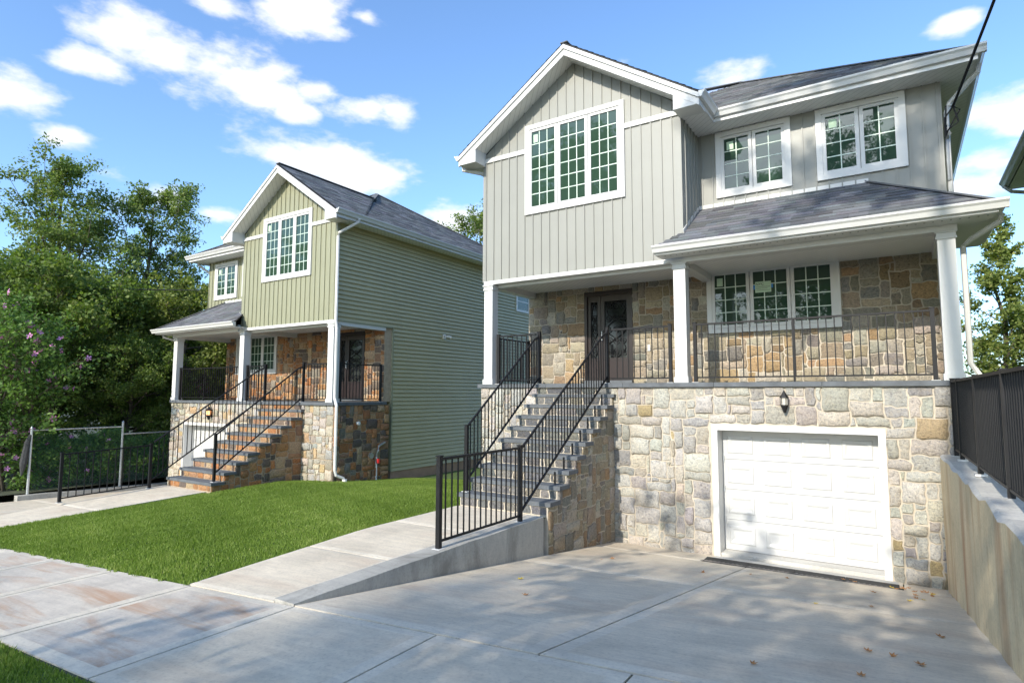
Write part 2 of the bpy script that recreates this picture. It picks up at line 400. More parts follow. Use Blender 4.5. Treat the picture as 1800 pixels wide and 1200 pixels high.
def slab_poly(mb, poly, t=.04):
    P = [np.array(p, float) for p in poly]; n = np.cross(P[1]-P[0], P[2]-P[0]); n /= np.linalg.norm(n)
    if n[2] < 0: P = P[::-1]; n = -n
    m = len(P); V = P+[p-np.array([0, 0, t]) for p in P]
    mb.add(V, [tuple(range(m)), tuple(range(2*m-1, m-1, -1))]+[(k, m+k, m+(k+1) % m, (k+1) % m) for k in range(m)])

GUT = [(0, -.125), (.055, -.125), (.085, -.06), (.115, -.03), (.12, 0), (.10, 0), (.095, -.02), (0, -.02)]
# ---------------------------------------------------------------- windows and doors
def window(house, x0, x1, y, z0, z1, n, cols, rows, sticker=True):
    """casement window of n sashes, facing -Y, wall face at y"""
    c = .10; mb = MB()
    for (a, b, p, q) in ((x0, x1, z1-c, z1), (x0, x1, z0, z0+c), (x0, x0+c, z0+c, z1-c), (x1-c, x1, z0+c, z1-c)): mb.box(a, b, y-.045, y+.03, p, q)
    mb.box(x0+c, x1-c, y+.005, y+.03, z0+c, z1-c)
    w = mb.build('window', MAT['white'], house)
    ix0, ix1, iz0, iz1 = x0+c, x1-c, z0+c, z1-c; g = .012; sw = (ix1-ix0-g*(n-1))/n
    for k in range(n):
        a = ix0+k*(sw+g); b = a+sw; f = .062; mb = MB()
        for (p, q, r, s) in ((a, b, iz1-f, iz1-.006), (a, b, iz0+.006, iz0+f), (a, a+f, iz0+f, iz1-f), (b-f, b, iz0+f, iz1-f)): mb.box(p, q, y-.028, y+.004, r, s)
        mb.build('sash', MAT['white'], w)
        px0, px1, pz0, pz1 = a+f, b-f, iz0+f, iz1-f
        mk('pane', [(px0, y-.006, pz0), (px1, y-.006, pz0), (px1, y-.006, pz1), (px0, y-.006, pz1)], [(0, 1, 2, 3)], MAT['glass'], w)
        for q in range(1, cols): xx = px0+(px1-px0)*q/cols; MB().box(xx-.009, xx+.009, y-.013, y-.0065, pz0, pz1).build('muntin', MAT['muntin'], w)
        for q in range(1, rows): zz = pz0+(pz1-pz0)*q/rows; MB().box(px0, px1, y-.0125, y-.007, zz-.009, zz+.009).build('muntin', MAT['muntin'], w)
        if sticker and k == 0:
            lw = (px1-px0)/cols; lh = (pz1-pz0)/rows; cx = px0+lw*.5; cz = pz1-lh*.55
            MB().box(cx-lw*.28, cx+lw*.28, y-.0085, y-.0062, cz-lh*.32, cz+lh*.32).build('sticker', MAT['paper'], w)
    return w
def spiral(cx, cz, r, turns, a0, sgn, y, n=26):
    return [(cx+r*(1-.85*t/n)*cos(a0+sgn*2*pi*turns*t/n), y, cz+r*(1-.85*t/n)*sin(a0+sgn*2*pi*turns*t/n)) for t in range(n+1)]
def front_door(house, x0, x1, y, z0, z1, left_side):
    """dark iron entry: frame, a narrow side leaf and a wide leaf with scrollwork over glass"""
    mb = MB(); t = .07
    mb.box(x0, x0+t, y-.05, y+.12, z0, z1).box(x1-t, x1, y-.05, y+.12, z0, z1).box(x0+t, x1-t, y-.05, y+.12, z1-.10, z1)
    fr = mb.build('door_frame', MAT['door_iron'], house)
    a, b = x0+t, x1-t; sw = (b-a)*.31; zt = z1-.10
    leaves = [(a, a+sw, 'side_leaf'), (a+sw+.012, b, 'door')] if left_side else [(a, b-sw-.012, 'door'), (b-sw, b, 'side_leaf')]
    for (p, q, nm) in leaves:
        st = .085 if nm == 'door' else .075; mb = MB(); zb = z0+.02; gl0 = zb+.52; gl1 = zt-.14
        mb.box(p, p+st, y+.0, y+.06, zb, zt).box(q-st, q, y, y+.06, zb, zt).box(p+st, q-st, y, y+.06, gl1, zt).box(p+st, q-st, y, y+.06, zb, gl0)
        lf = mb.build(nm, MAT['door_iron'], house)
        mk('pane', [(p+st, y+.04, gl0), (q-st, y+.04, gl0), (q-st, y+.04, gl1), (p+st, y+.04, gl1)], [(0, 1, 2, 3)], MAT['door_glass'], lf)
        MB().box(p+st*.6, q-st*.6, y-.012, y-.001, zb+.06, gl0-.08).build('kick_panel', MAT['kick'], lf)
        mb = MB(); gw = q-p-2*st; cx = (p+q)/2; k = 3 if nm == 'door' else 1
        rows = 5
        for r in range(rows):
            for c in range(k):
                xx = p+st+gw*(c+.5)/k; zz = gl0+(gl1-gl0)*(r+.5)/rows; rad = min(gw/k, (gl1-gl0)/rows)*.47
                mb.tube(spiral(xx, zz, rad, 1.6, random.uniform(0, 6.28), 1 if (r+c) % 2 else -1, y+.022), .009, 5)
        mb.tube([(cx+gw*.42*sin(2*pi*t/24*1.5), y+.02, gl0+(gl1-gl0)*t/24) for t in range(25)], .010, 5)
        mb.tube([(cx-gw*.42*sin(2*pi*t/24*1.5), y+.02, gl0+(gl1-gl0)*t/24) for t in range(25)], .010, 5)
        mb.build('scrollwork', MAT['black'], lf)
        if nm == 'door':
            hx = p+.045 if left_side else q-.045
            MB().tube([(hx, y-.02, z0+.92), (hx, y-.07, z0+.95), (hx, y-.07, z0+1.15), (hx, y-.02, z0+1.18)], .012, 6).build('handle', MAT['galv'], lf)
    MB().box(x0, x1, y-.12, y+.10, z0-.05, z0+.018).build('threshold', MAT['bluestone'], house)
def garage_door(house, x0, x1, y, z0, z1, rec=.34):
    fw = .10; mb = MB()
    mb.box(x0, x0+fw, y-.03, y+rec, z0, z1).box(x1-fw, x1, y-.03, y+rec, z0, z1).box(x0+fw, x1-fw, y-.03, y+rec, z1-fw, z1)
    mb.build('garage_frame', MAT['white'], house)
    a, b = x0+fw+.004, x1-fw-.004; zt = z1-fw-.004; zb = z0+.06; n = 4; hs = (zt-zb)/n; mb = MB()
    for k in range(n): mb.box(a, b, y+rec-.03, y+rec+.02, zb+k*hs+.004, zb+(k+1)*hs-.002)
    d = mb.build('garage_door', MAT['door_white'], house)
    pw = (b-a)/4
    for k in range(n):
        for c in range(4):
            X0, X1, Z0, Z1 = a+c*pw+.075, a+(c+1)*pw-.075, zb+k*hs+.10, zb+(k+1)*hs-.10; yo = y+rec-.03; V = []
            for (i, yy) in ((0, yo-.0005), (.012, yo-.004), (.02, yo-.018), (.05, yo-.018), (.085, yo-.004)):
                V += [(X0+i, yy, Z0+i), (X1-i, yy, Z0+i), (X1-i, yy, Z1-i), (X0+i, yy, Z1-i)]
            F = [(r*4+e, r*4+(e+1) % 4, r*4+4+(e+1) % 4, r*4+4+e) for r in range(4) for e in range(4)]+[(16, 17, 18, 19)]
            mk('door_panel', V, F, MAT['door_white'], d)
    MB().box(x0+fw, x1-fw, y+.02, y+rec+.05, z0-.03, z0+.055).build('threshold', MAT['cap_conc'], house)
    for k in range(3): MB().box(a-.0, a+.03, y+rec-.05, y+rec-.031, zb+hs*(k+1)-.05, zb+hs*(k+1)+.05).build('hinge', MAT['galv'], d)

# ---------------------------------------------------------------- houses
def house(p):
    s = p['s']; x0 = p['x0']; X = lambda u: x0+s*u; W, gw = p['W'], p['gw']; Yf, Yu, Yw, Yr = 10.8, 11.9, 12.7, 21.2
    zs, zg, z0 = p['zs'], p['zg'], p['z0']                 # porch floor, gable underside, garage floor
    fz = zg+2.79; ez = fz+.12                                # frieze, eave
    body, st_kind = MAT[p['body']], p['stone']
    H = thing('house', p['label'], 'house', (X(W/2), Yf, z0)); sg = 1 if s > 0 else -1
    bx = lambda mb, u0, u1, *r: mb.box(X(u0), X(u1), *r)
    # lower front wall with the garage opening
    g0, g1, gz = p['garage']
    mb = MB(); bx(mb, -.08, g0, Yf, Yf+.4, z0-.6, zs-.08); bx(mb, g1, W+.0, Yf, Yf+.4, z0-.6, zs-.08); bx(mb, g0, g1, Yf, Yf+.4, gz, zs-.08)
    bx(mb, -.08, .10, Yf+.4, Yw, z0-.6, zs-.08); bx(mb, W-.2, W, Yf+.4, Yr, z0-.6, zs-.08)
    bx(mb, g0-.1, g1+.1, Yf+.45, Yf+.5, z0-.3, gz+.1)
    gwall = mb.build('garage_wall', MAT[p['mortar']], H)
    uA, uB = p['stairs']; hz = zs-.08-(z0-.25)
    # stones run left to right in x
    xl, xr = min(X(-.08), X(W)), max(X(-.08), X(W)); zb = z0-.25
    def ins(a, b):
        x = xl+a; z = zb+b; u = (x-x0)*s
        if g0-.01 < u < g1+.01 and z < gz+.01: return False
        if uA+.05 < u < uB-.05: return False
        return True
    build_stones(gwall, (xl, Yf, zb), (1, 0, 0), (0, 0, 1), (0, -1, 0), xr-xl, hz, ins, p['stone_front'], seed=3+s, limit=p['lim'][0], cell=p['cell'])
    if s < 0:   # side return of the stone base, seen on the near side of this house
        build_stones(gwall, (X(-.08), Yf, zb+.3), (0, 1, 0), (0, 0, 1), (1, 0, 0), Yw-Yf+.15, hz-.3, lambda a, b: True, 'rust', seed=21, limit=p['lim'][2], cell=p['cell'])
    garage_door(H, X(g0) if s > 0 else X(g1), X(g1) if s > 0 else X(g0), Yf, z0, gz)
    # porch floor slabs
    n = 5
    ue = [-.14, 1.6, 3.3, 5.0, 6.7, W+.02]
    for k in range(n): bx(MB(), ue[k]+.003, ue[k+1]-.003, Yf-.07, Yw, zs-.08, zs).build('porch_slab', MAT['bluestone'], H)
    # porch wall
    d0, d1, dz0, dz1 = p['door']; w0, w1, wz0, wz1 = p['pwin']; ct = zg+.03
    mb = MB()
    bx(mb, 0, d0, Yw, Yw+.3, zs, ct+.1); bx(mb, d1, W, Yw, Yw+.3, zs, ct+.1); bx(mb, d0, d1, Yw, Yw+.3, dz1, ct+.1); bx(mb, d0, d1, Yw+.14, Yw+.3, zs, dz1)
    pw = mb.build('porch_wall', MAT[p['mortar']], H)
    xl2, xr2 = min(X(0), X(W)), max(X(0), X(W))
    def ins2(a, b):
        u = (xl2+a-x0)*s; z = zs+b
        return not ((d0-.01 < u < d1+.01 and z < dz1+.01) or (w0+.02 < u < w1-.02 and wz0+.02 < z < wz1-.02))
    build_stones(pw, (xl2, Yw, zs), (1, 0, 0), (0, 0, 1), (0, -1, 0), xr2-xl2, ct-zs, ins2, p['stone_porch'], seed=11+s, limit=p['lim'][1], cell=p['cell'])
    front_door(H, min(X(d0), X(d1)), max(X(d0), X(d1)), Yw+.02, dz0, dz1, True)
    pwn = window(H, min(X(w0), X(w1)), max(X(w0), X(w1)), Yw-.02, wz0, wz1, 3, 3, 4, sticker=s > 0)
    # upper walls
    mb = MB(); V = [(X(0), Yf, zg), (X(gw), Yf, zg), (X(gw), Yf, fz+.15), (X(gw/2), Yf, p['ridge']-.12), (X(0), Yf, fz+.15)]
    V += [(v[0], v[1]+.2, v[2]) for v in V]
    f = [(0, 1, 2, 3, 4), (9, 8, 7, 6, 5), (0, 5, 6, 1), (1, 6, 7, 2), (2, 7, 8, 3), (3, 8, 9, 4), (4, 9, 5, 0)]
    if s < 0: f = [q[::-1] for q in f]
    gwl = mk('gable_wall', V, f, body, H)
    mb = MB(); bx(mb, gw-.2, gw, Yf+.2, Yu+.1, zg, fz+.1); bx(mb, gw, W, Yu, Yu+.2, zg+.1, fz+.1)
    up = mb.build('upper_wall', body, H)
    mb = MB(); bx(mb, 0, .2, Yf+.2, Yr, zg, fz+.1); bx(mb, 0, .2, Yw+.3, Yr, z0+.95, zg); bx(mb, W-.2, W, Yu+.2, Yr, zg, fz+.1); bx(mb, W-.2, W, Yw+.3, Yr, zs-.08, zg); bx(mb, .2, W-.2, Yr-.2, Yr, z0, fz+.1)
    sw_ = mb.build('side_wall', MAT['lap'], H)
    bx(MB(), -.02, .2, Yw+.32, Yr, z0-.5, z0+.95).build('foundation', MAT['foundation'], H)
    # battens
    wu0, wu1, gwz0, gwz1 = p['gwin']; bt = .012
    bm = {}
    k = 0; u = .03
    while u < gw-.01:
        top = (fz+.15)+(p['ridge']-.12-fz-.15)*(1-abs(u-gw/2)/(gw/2))-.03
        segs = [(zg+.02, top)]
        if wu0-.02 < u < wu1+.02: segs = [(zg+.02, gwz0-.002), (gwz1+.002, top)]
        for (a, b) in segs:
            if b-a > .05: bx(MB(), u-.012, u+.012, Yf-.022, Yf+.002, a, b).build('batten', body, gwl)
        u += p['bat']
    u = Yf+.2
    while u < Yu-.03:
        MB().box(X(gw)-.002*s, X(gw)+.022*s, u-.012, u+.012, zg+.25, fz).build('batten', body, up); u += p['bat']
    u = gw+.08; sw2 = p['uwin']
    while u < W-.01:
        segs = [(zg+.6, fz)]
        for (a0, a1) in sw2:
            if a0-.02 < u < a1+.02: segs = [(zg+.6, p['uz'][0]-.002), (p['uz'][1]+.002, fz)]
        for (a, b) in segs:
            if b-a > .03: bx(MB(), u-.012, u+.012, Yu-.022, Yu+.002, a, b).build('batten', body, up)
        u += p['bat']
    # lap siding on the outer side
    z = z0+.93; ex = .122
    while z < fz+.05:
        ya = Yf+.02 if z > zg-.01 else Yw+.30; o = X(0)
        V = []
        for yy in (ya, Yr):
            V += [(o, yy, z+ex+.012), (o-s*.004, yy, z+ex+.012), (o-s*.046, yy, z), (o, yy, z)]
        f = [(0, 1, 2, 3), (7, 6, 5, 4), (0, 4, 5, 1), (1, 5, 6, 2), (2, 6, 7, 3), (3, 7, 4, 0)]
        if s > 0: f = [q[::-1] for q in f]
        mk('siding_board', V, f, MAT['lap'], sw_); z += ex
    for yy, za, zb_ in ((Yf+.0, zg, fz), (Yw+.30, z0+.93, zg-.0)):
        MB().box(X(0)+s*.01, X(0)-s*.054, yy-.012 if yy > Yf else yy-.016, yy+(.02 if yy > Yf else .06), za, zb_).build('corner_trim', body, H)
    MB().box(X(0)-s*.056, X(0)+s*.05, Yf+.08, Yw+.25, zg-.03, zg+.012).build('skirt_trim', body, H)
    # trim of the gable front
    for (a, b) in ((-.02, wu0), (wu1, gw+.02)): bx(MB(), a, b, Yf-.035, Yf, fz-.045, fz+.055).build('frieze_board', MAT['white'], H)
    bx(MB(), -.01, gw+.01, Yf-.03, Yf+.15, zg-.07, zg+.01).build('skirt_board', MAT['white'], H)
    window(H, min(X(wu0), X(wu1)), max(X(wu0), X(wu1)), Yf, gwz0, gwz1, 3, 3, 6)
    for (a, b) in sw2: window(H, min(X(a), X(b)), max(X(a), X(b)), Yu, p['uz'][0], p['uz'][1], 2, 2, 4)
    # porch ceiling, beams, posts
    mb = MB(); bx(mb, 0, W, Yf+.1, Yw, zg-.0+.0, zg+.06); mb.build('porch_ceiling', MAT['soffit'], H)
    mb = MB(); bx(mb, gw+.02, W+.02, Yf-.08, Yf+.17, zg-.09, zg+.13)
    for u in (p['posts'][0], p['posts'][1], p['posts'][2]): bx(mb, u-.10, u+.10, Yf+.17, Yw, zg-.13, zg+.0)
    bx(mb, -.03, gw+.02, Yf+.15, Yf+.3, zg-.13, zg)
    mb.build('porch_beam', MAT['white'], H)
    for u in p['posts']:
        mb = MB(); w = .11; c = (X(u), Yf+.06)
        for (ww, a, b) in ((w+.02, zs, zs+.10), (w, zs+.1, zg-.20), (w+.02, zg-.20, zg-.17), (w+.01, zg-.17, zg-.11), (w+.03, zg-.11, zg-.085)):
            mb.box(c[0]-ww, c[0]+ww, c[1]-ww, c[1]+ww, a, b)
        mb.build('porch_post', MAT['white'], H)
    # ---- roofs
    oh = .46; re = Yf-.42; rz = p['ridge']; sl = (rz-ez)/(gw/2+oh); pk = p['peak']; Ef = 11.38; Er = Yr+.45
    P3 = lambda u, y, z: (X(u), y, z)
    pu, py, pz = pk; hs = (py-Ef)/(pu+oh); yj = Ef+(gw/2+oh)*hs
    fs = (pz-ez)/(py-Ef); yj2 = Ef+(rz-ez)/fs
    polys = {
        'g_out': [P3(-oh, Ef, ez), P3(-oh, re, ez), P3(gw/2, re, rz), P3(gw/2, yj, rz)],
        'g_in': [P3(gw+oh, re, ez), P3(gw+oh, Ef, ez), P3(gw/2, yj2, rz), P3(gw/2, re, rz)],
        'm_front': [P3(gw+oh, Ef, ez), P3(W+oh, Ef, ez), P3(pu, py, pz), P3(gw/2, yj2, rz)],
        'm_out': [P3(-oh, Er, ez), P3(-oh, Ef, ez), P3(pu, py, pz)],
        'm_far': [P3(W+oh, Ef, ez), P3(W+oh, Er, ez), P3(pu, py, pz)],
        'm_rear': [P3(W+oh, Er, ez), P3(-oh, Er, ez), P3(pu, py, pz)]}
    mb = MB(); sh = MB()
    for q in polys.values(): slab_poly(mb, [np.array(v)-(0, 0, .004) for v in q], .05); shingles(sh, q)
    # porch roof
    pe = Yf-.45; pz0 = zg+.17; ptop = p['ptop']; ps = (ptop-pz0)/(Yu-pe); ph = Yu-pe
    pr = [[P3(gw-.40, pe, pz0), P3(W+oh, pe, pz0), P3(W+oh-ph, Yu, ptop), P3(gw+.012, Yu, ptop), P3(gw+.012, Yf-.03, pz0+(Yf-.03-pe)*ps)],
          [P3(W+oh, pe, pz0), P3(W+oh, Yw-.1, pz0), P3(W+.01, Yw-.1, pz0+.45*ps), P3(W+.01, Yu, pz0+.45*ps), P3(W+oh-ph, Yu, ptop)]]
    pr[0] = [P3(gw-.40, pe, pz0), P3(W+oh, pe, pz0), P3(W+oh-ph, Yu, ptop), P3(gw+.012, Yu, ptop), P3(gw-.1, Yf-.03, pz0+(Yf-.03-pe)*ps)]
    for q in pr: slab_poly(mb, [np.array(v)-(0, 0, .004) for v in q], .04); shingles(sh, q, base=(.135, .14, .147))
    roof = mb.build('roof', MAT['black'], H)
    tag(sh.build('shingles', MAT['shingle'], roof), kind='stuff')
    hm = MB(); rg = [(P3(pu, py, pz), P3(W+oh, Ef, ez)), (P3(pu, py, pz), P3(W+oh, Er, ez)), (P3(pu, py, pz), P3(-oh, Er, ez)), (P3(gw/2, re, rz), P3(gw/2, min(yj, yj2), rz)), (P3(pu, py, pz), P3(gw/2, yj, rz)), (P3(W+oh-ph, Yu, ptop), P3(W+oh, pe, pz0))]
    for a, b in rg: hm.bar(np.array(a)+(0, 0, .012), np.array(b)+(0, 0, .012), .16, .02)
    hm.build('ridge_caps', MAT['shingle'], roof, col=[(.14, .145, .148)]*len(hm.v))
    # step flashing where the porch roof meets the walls
    fl = MB(); fl.bar(P3(gw+.0, Yu-.01, ptop+.03), P3(W+oh-ph, Yu-.01, ptop+.03), .02, .07); fl.bar(P3(gw+.012, Yf-.03, pz0+(Yf-.03-pe)*ps+.045), P3(gw+.012, Yu, ptop+.045), .02, .07)
    fl.build('flashing', MAT['white'], roof)
    # rakes: board, crown strip, sloping soffit, boxed return
    for (ua, sd) in ((-oh, -1), (gw+oh, 1)):
        a = np.array(P3(ua, re, ez-.02)); b = np.array(P3(gw/2, re, rz-.02)); mb = MB()
        def sheet(y0, y1, d0, d1):
            V = [a+(0, y0, -d0), b+(0, y0, -d0), b+(0, y0, -d1), a+(0, y0, -d1)]; V += [v+(0, y1-y0, 0) for v in V]
            ff = [(0, 1, 2, 3), (7, 6, 5, 4), (0, 4, 5, 1), (1, 5, 6, 2), (2, 6, 7, 3), (3, 7, 4, 0)]
            mb.add(V, ff)
        sheet(-.0, .035, .035, .25); sheet(-.03, .0, .03, .115)
        mb.build('rake_board', MAT['white'], H)
        mb = MB(); mb2 = mb; V = [a+(0, .035, -.22), b+(0, .035, -.22), b+(0, Yf-re, -.22), a+(0, Yf-re, -.22)]; V += [v+(0, 0, .03) for v in V]
        mb.add(V, [(0, 1, 2, 3), (7, 6, 5, 4), (0, 4, 5, 1), (1, 5, 6, 2), (2, 6, 7, 3), (3, 7, 4, 0)]); mb.build('rake_soffit', MAT['soffit'], H)
        u0, u1 = (ua, 0.01) if sd < 0 else (gw-.01, ua)
        V = [P3(u0, 0, ez-.24), P3(u1, 0, ez-.24), P3(u1, 0, ez-.24+(.42 if sd < 0 else .02)), P3(u0, 0, ez-.24+(.02 if sd < 0 else .42))]
        V = [(v[0], re+.006, v[2]) for v in V]+[(v[0], Yf+.0, v[2]) for v in V]
        mk('eave_return', V, [(0, 1, 2, 3), (7, 6, 5, 4), (0, 4, 5, 1), (1, 5, 6, 2), (2, 6, 7, 3), (3, 7, 4, 0)], MAT['white'], H)
    # flat eave soffits and fascias
    mb = MB(); bx(mb, gw, W+oh-.02, Ef+.02, Yu+.02, ez-.20, ez-.18); bx(mb, -oh+.02, 0, Yf, Er-.02, ez-.20, ez-.18); bx(mb, W, W+oh-.02, Yu+.02, Er-.02, ez-.20, ez-.18); bx(mb, gw, gw+oh-.02, Yf, Ef+.02, ez-.20, ez-.18)
    mb.build('eave_soffit', MAT['soffit'], H)
    mb = MB(); bx(mb, gw+oh, W+oh, Ef, Ef+.03, ez-.20, ez-.015); bx(mb, -oh, -oh+.03, re+.04, Er, ez-.20, ez-.015); bx(mb, W+oh-.03, W+oh, Ef+.03, Er, ez-.20, ez-.015); bx(mb, gw+oh-.03, gw+oh, re+.04, Ef, ez-.20, ez-.015)
    bx(mb, gw-.40, W+oh, pe, pe+.03, pz0-.16, pz0-.012); bx(mb, W+oh-.03, W+oh, pe+.03, Yw-.1, pz0-.16, pz0-.012)
    mb.build('fascia', MAT['white'], H)
    mb = MB(); bx(mb, gw-.38, W+oh-.03, pe+.03, Yf-.08, pz0-.17, pz0-.15); bx(mb, W+.02, W+oh-.03, Yf-.08, Yw-.1, pz0-.17, pz0-.15); ps_ = mb.build('porch_soffit', MAT['white'], H)
    vm = MB()
    u = gw-.25
    while u < W+oh-.1: bx(vm, u, u+.022, pe+.10, pe+.122, pz0-.1715, pz0-.1695); u += .105
    vm.build('vent_holes', MAT['ink'], ps_)
    sx_ = (s, 0, 0); fy = (0, -1, 0)
    for (a, b, sd) in ((P3(gw+oh+.0, Ef, ez), P3(W+oh+.11, Ef, ez), fy), (P3(-oh, re-.02, ez), P3(-oh, Er, ez), (-s, 0, 0)), (P3(gw+oh, re-.02, ez), P3(gw+oh, Ef-.12, ez), (s, 0, 0)), (P3(gw-.42, pe, pz0), P3(W+oh+.11, pe, pz0), fy), (P3(W+oh, pe, pz0), P3(W+oh, Yw-.1, pz0), (s, 0, 0)), (P3(W+oh, Ef, ez), P3(W+oh, Er, ez), (s, 0, 0))):
        MB().extr(GUT, a, b, sd).build('gutter', MAT['gutter'], H)
    if s < 0:   # small high window in the lap-sided wall
        xo = X(0); mb = MB(); ya, yb, za, zb_ = 19.85, 20.85, 6.05, 6.90; c = .09
        for (a, b, e, f) in ((ya, yb, zb_-c, zb_), (ya, yb, za, za+c), (ya, ya+c, za+c, zb_-c), (yb-c, yb, za+c, zb_-c)): mb.box(xo-.01, xo+.062, a, b, e, f)
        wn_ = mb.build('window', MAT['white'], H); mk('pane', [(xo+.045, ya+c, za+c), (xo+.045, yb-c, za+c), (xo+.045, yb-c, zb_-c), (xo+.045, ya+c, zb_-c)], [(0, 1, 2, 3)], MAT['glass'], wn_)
        MB().box(xo+.046, xo+.056, ya+c, yb-c, (za+zb_)/2-.02, (za+zb_)/2+.02).build('meeting_rail', MAT['white'], wn_)
    # downspouts
    o = -.055
    dz = p['down']
    xa = X(-oh-.06); xb = X(-.09); y = Yf+.10
    if s < 0:
        y = Yf-.02
        pts = [(xa, y+.35, ez-.12), (xa, y+.32, ez-.22), (xb, y+.02, ez-.52), (xb, y, ez-.62), (xb, y, zg-.02), (X(-.13), y-.0, zg-.25), (X(-.13), y-.0, zs+.12), (X(-.23), y-.02, zs-.08), (X(-.23), y-.02, z0+1.22), (X(-.24), y+.02, z0+1.08), (X(-.30), y+.22, z0+.98), (X(-.31), y+.25, z0+.84)]
        MB().tube(pts, .042, 8).build('downspout', MAT['gutter'], H, smooth=False)
        MB().tube([(X(-.31), y+.25, z0+.96), (X(-.31), y+.25, z0+.70)], .065, 10).build('drain_pipe', MAT['pvc'], H)
    else:
        MB().tube([(xa, re+.25, ez-.12), (xa, re+.25, ez-.26), (X(-.2), re+.42, ez-.34), (X(-.07), Yf+.12, ez-.36)], .042, 8).build('downspout', MAT['gutter'], H)
    ex_ = W+.07
    MB().tube([P3(W+oh+.05, pe+.30, pz0-.12), P3(W+oh+.05, pe+.30, pz0-.22), P3(W+.20, Yf+.22, pz0-.36), P3(W+.10, Yf+.30, pz0-.45), P3(W+.10, Yf+.30, zs+.25), P3(W+.25, Yf+.32, zs-.0)], .040, 8).build('downspout', MAT['gutter'], H)
    MB().tube([P3(W+oh+.05, Ef+.35, ez-.12), P3(W+oh+.03, Ef+.38, ez-.24), P3(W+.12, Yu+.12, ez-.55), P3(W+.06, Yu+.12, ez-.72), P3(W+.06, Yu+.12, pz0+.3)], .040, 8).build('downspout', MAT['gutter'], H)
    return H, pwn
A = dict(s=1, x0=-7.76, W=8.54, gw=4.51, zs=2.98, zg=5.27, z0=0.0, ridge=9.98, body='greige', stone='grey', stone_front='grey', stone_porch='brown', mortar='mortar',  # porch stone same as the front's, browner: porch shade put into its colour
         garage=(4.93, 7.53, 2.25), stairs=(1.36, 3.11), door=(1.55, 2.75, 3.06, 5.16), pwin=(4.42, 6.89, 4.03, 5.40), gwin=(1.08, 3.39, 6.63, 8.62), uwin=[(4.87, 6.24), (6.66, 8.04)], uz=(6.63, 7.96),
         posts=(.13, 4.43, 8.42), peak=(4.62, 15.65, 10.80), ptop=6.47, bat=.205, lim=(150, 150, 0), cell=.078, down=0,
         label='light grey two-storey house with white garage door and grey stone base')
B = dict(s=-1, x0=-12.77, W=8.09, gw=4.29, zs=2.53, zg=4.75, z0=-.45, ridge=9.43, body='sage', stone='rust', stone_front='pale', stone_porch='rust', mortar='mortar2',
         garage=(4.75, 7.28, 1.83), stairs=(1.13, 3.13), door=(.82, 2.06, 2.60, 4.66), pwin=(5.06, 7.42, 3.44, 4.86), gwin=(1.01, 3.26, 6.09, 8.04), uwin=[(4.65, 6.0), (6.30, 7.67)], uz=(6.06, 7.36),
         posts=(.06, 4.11, 7.94), peak=(3.83, 15.9, 10.40), ptop=5.92, bat=.205, lim=(110, 110, 75), cell=.068, down=0,
         label='sage green two-storey house with brown stone porch and lap siding')
HA, pwA = house(A)
HB, pwB = house(B)
# permit notice taped inside the porch window of the grey house
def notice(x, y, z):
    o = MB().box(x-.15, x+.15, y-.002, y+.001, z-.11, z+.11).build('permit_notice', MAT['paper'], pwA)
    cu = bpy.data.curves.new('notice_heading', 'FONT'); cu.body = 'NYC'; cu.size = .075; cu.extrude = .0008
    t = bpy.data.objects.new('tmp', cu); COL.objects.link(t); dg = bpy.context.evaluated_depsgraph_get()
    me = bpy.data.meshes.new_from_object(t.evaluated_get(dg)); bpy.data.objects.remove(t)
    V = np.array([v.co[:] for v in me.vertices]); F = [tuple(q.vertices) for q in me.polygons]
    V = np.stack([V[:, 0]+x-.14, np.full(len(V), 0)+y-.004-V[:, 2], V[:, 1]+z+.035], 1)
    mk('heading', V, F, MAT['ink'], o)
    mb = MB()
    for k in range(3): mb.box(x-.13, x+.13-.05*(k % 2), y-.0035, y-.0022, z+.0-.035*k, z+.006-.035*k)
    mb.build('print_lines', MAT['ink'], o)
    MB().box(x-.20, x-.152, y-.0025, y+.001, z-.04, z+.05).build('tape', MAT['tape'], o); MB().box(x+.152, x+.185, y-.0025, y+.001, z-.03, z+.05).build('tape', MAT['tape'], o)
notice(-2.23, 12.7-.02-.0145, 4.92)

# ---------------------------------------------------------------- entry steps
def steps(name, label, xl, xr, zwalk, ztop, kind, mort, seed):
    T = thing(name, label, 'steps', ((xl+xr)/2, 8.2, zwalk), 'front entry steps'); n = 10; r = (ztop-zwalk)/n; run = .31; y1 = 8.19
    core = MB()
    for k in range(n-1): core.box(xl+.05, xr-.03, y1+.03+k*run, 10.79, zwalk-.9 if k == 0 else zwalk+r*k-.06, zwalk+r*(k+1)-.066)
    c = core.build('stair_core', MAT[mort], T)
    for k in range(n-1):
        V = MB().box(xl, xr+.03, y1+k*run, y1+(k+1)*run+.03, zwalk+r*(k+1)-.065, zwalk+r*(k+1)); V.build('tread', MAT['bluestone'], T)
    for k in range(n):
        yk = y1+.03+k*run if k < n-1 else 10.795
        if k == n-1: yk = 10.79
        build_stones(c, (xl+.06, yk, zwalk+r*k), (1, 0, 0), (0, 0, 1), (0, -1, 0), xr-xl-.1, r-.068 if k < n-1 else r-.085, lambda a, b: True, 'shaded_grey' if kind == 'brown' else kind, seed=seed+k, cell=.075, limit=12, hr=(2, 2), wr=(2, 5), proud=.012)
    def ins(a, b):
        k = int((a-.0)/run); return b < r*(min(k, n-2)+1)+.9-.055
    build_stones(c, (xr-.03, y1+.03, zwalk-.9), (0, 1, 0), (0, 0, 1), (1, 0, 0), 10.79-y1-.03, 2.9, ins, kind, seed=seed+40, cell=.075, limit=120, proud=.018)
    return T
steps('entry_steps', 'stone entry steps with bluestone treads up to the light grey house', -6.45, -4.65, .88, 2.98, 'brown', 'mortar', 50)
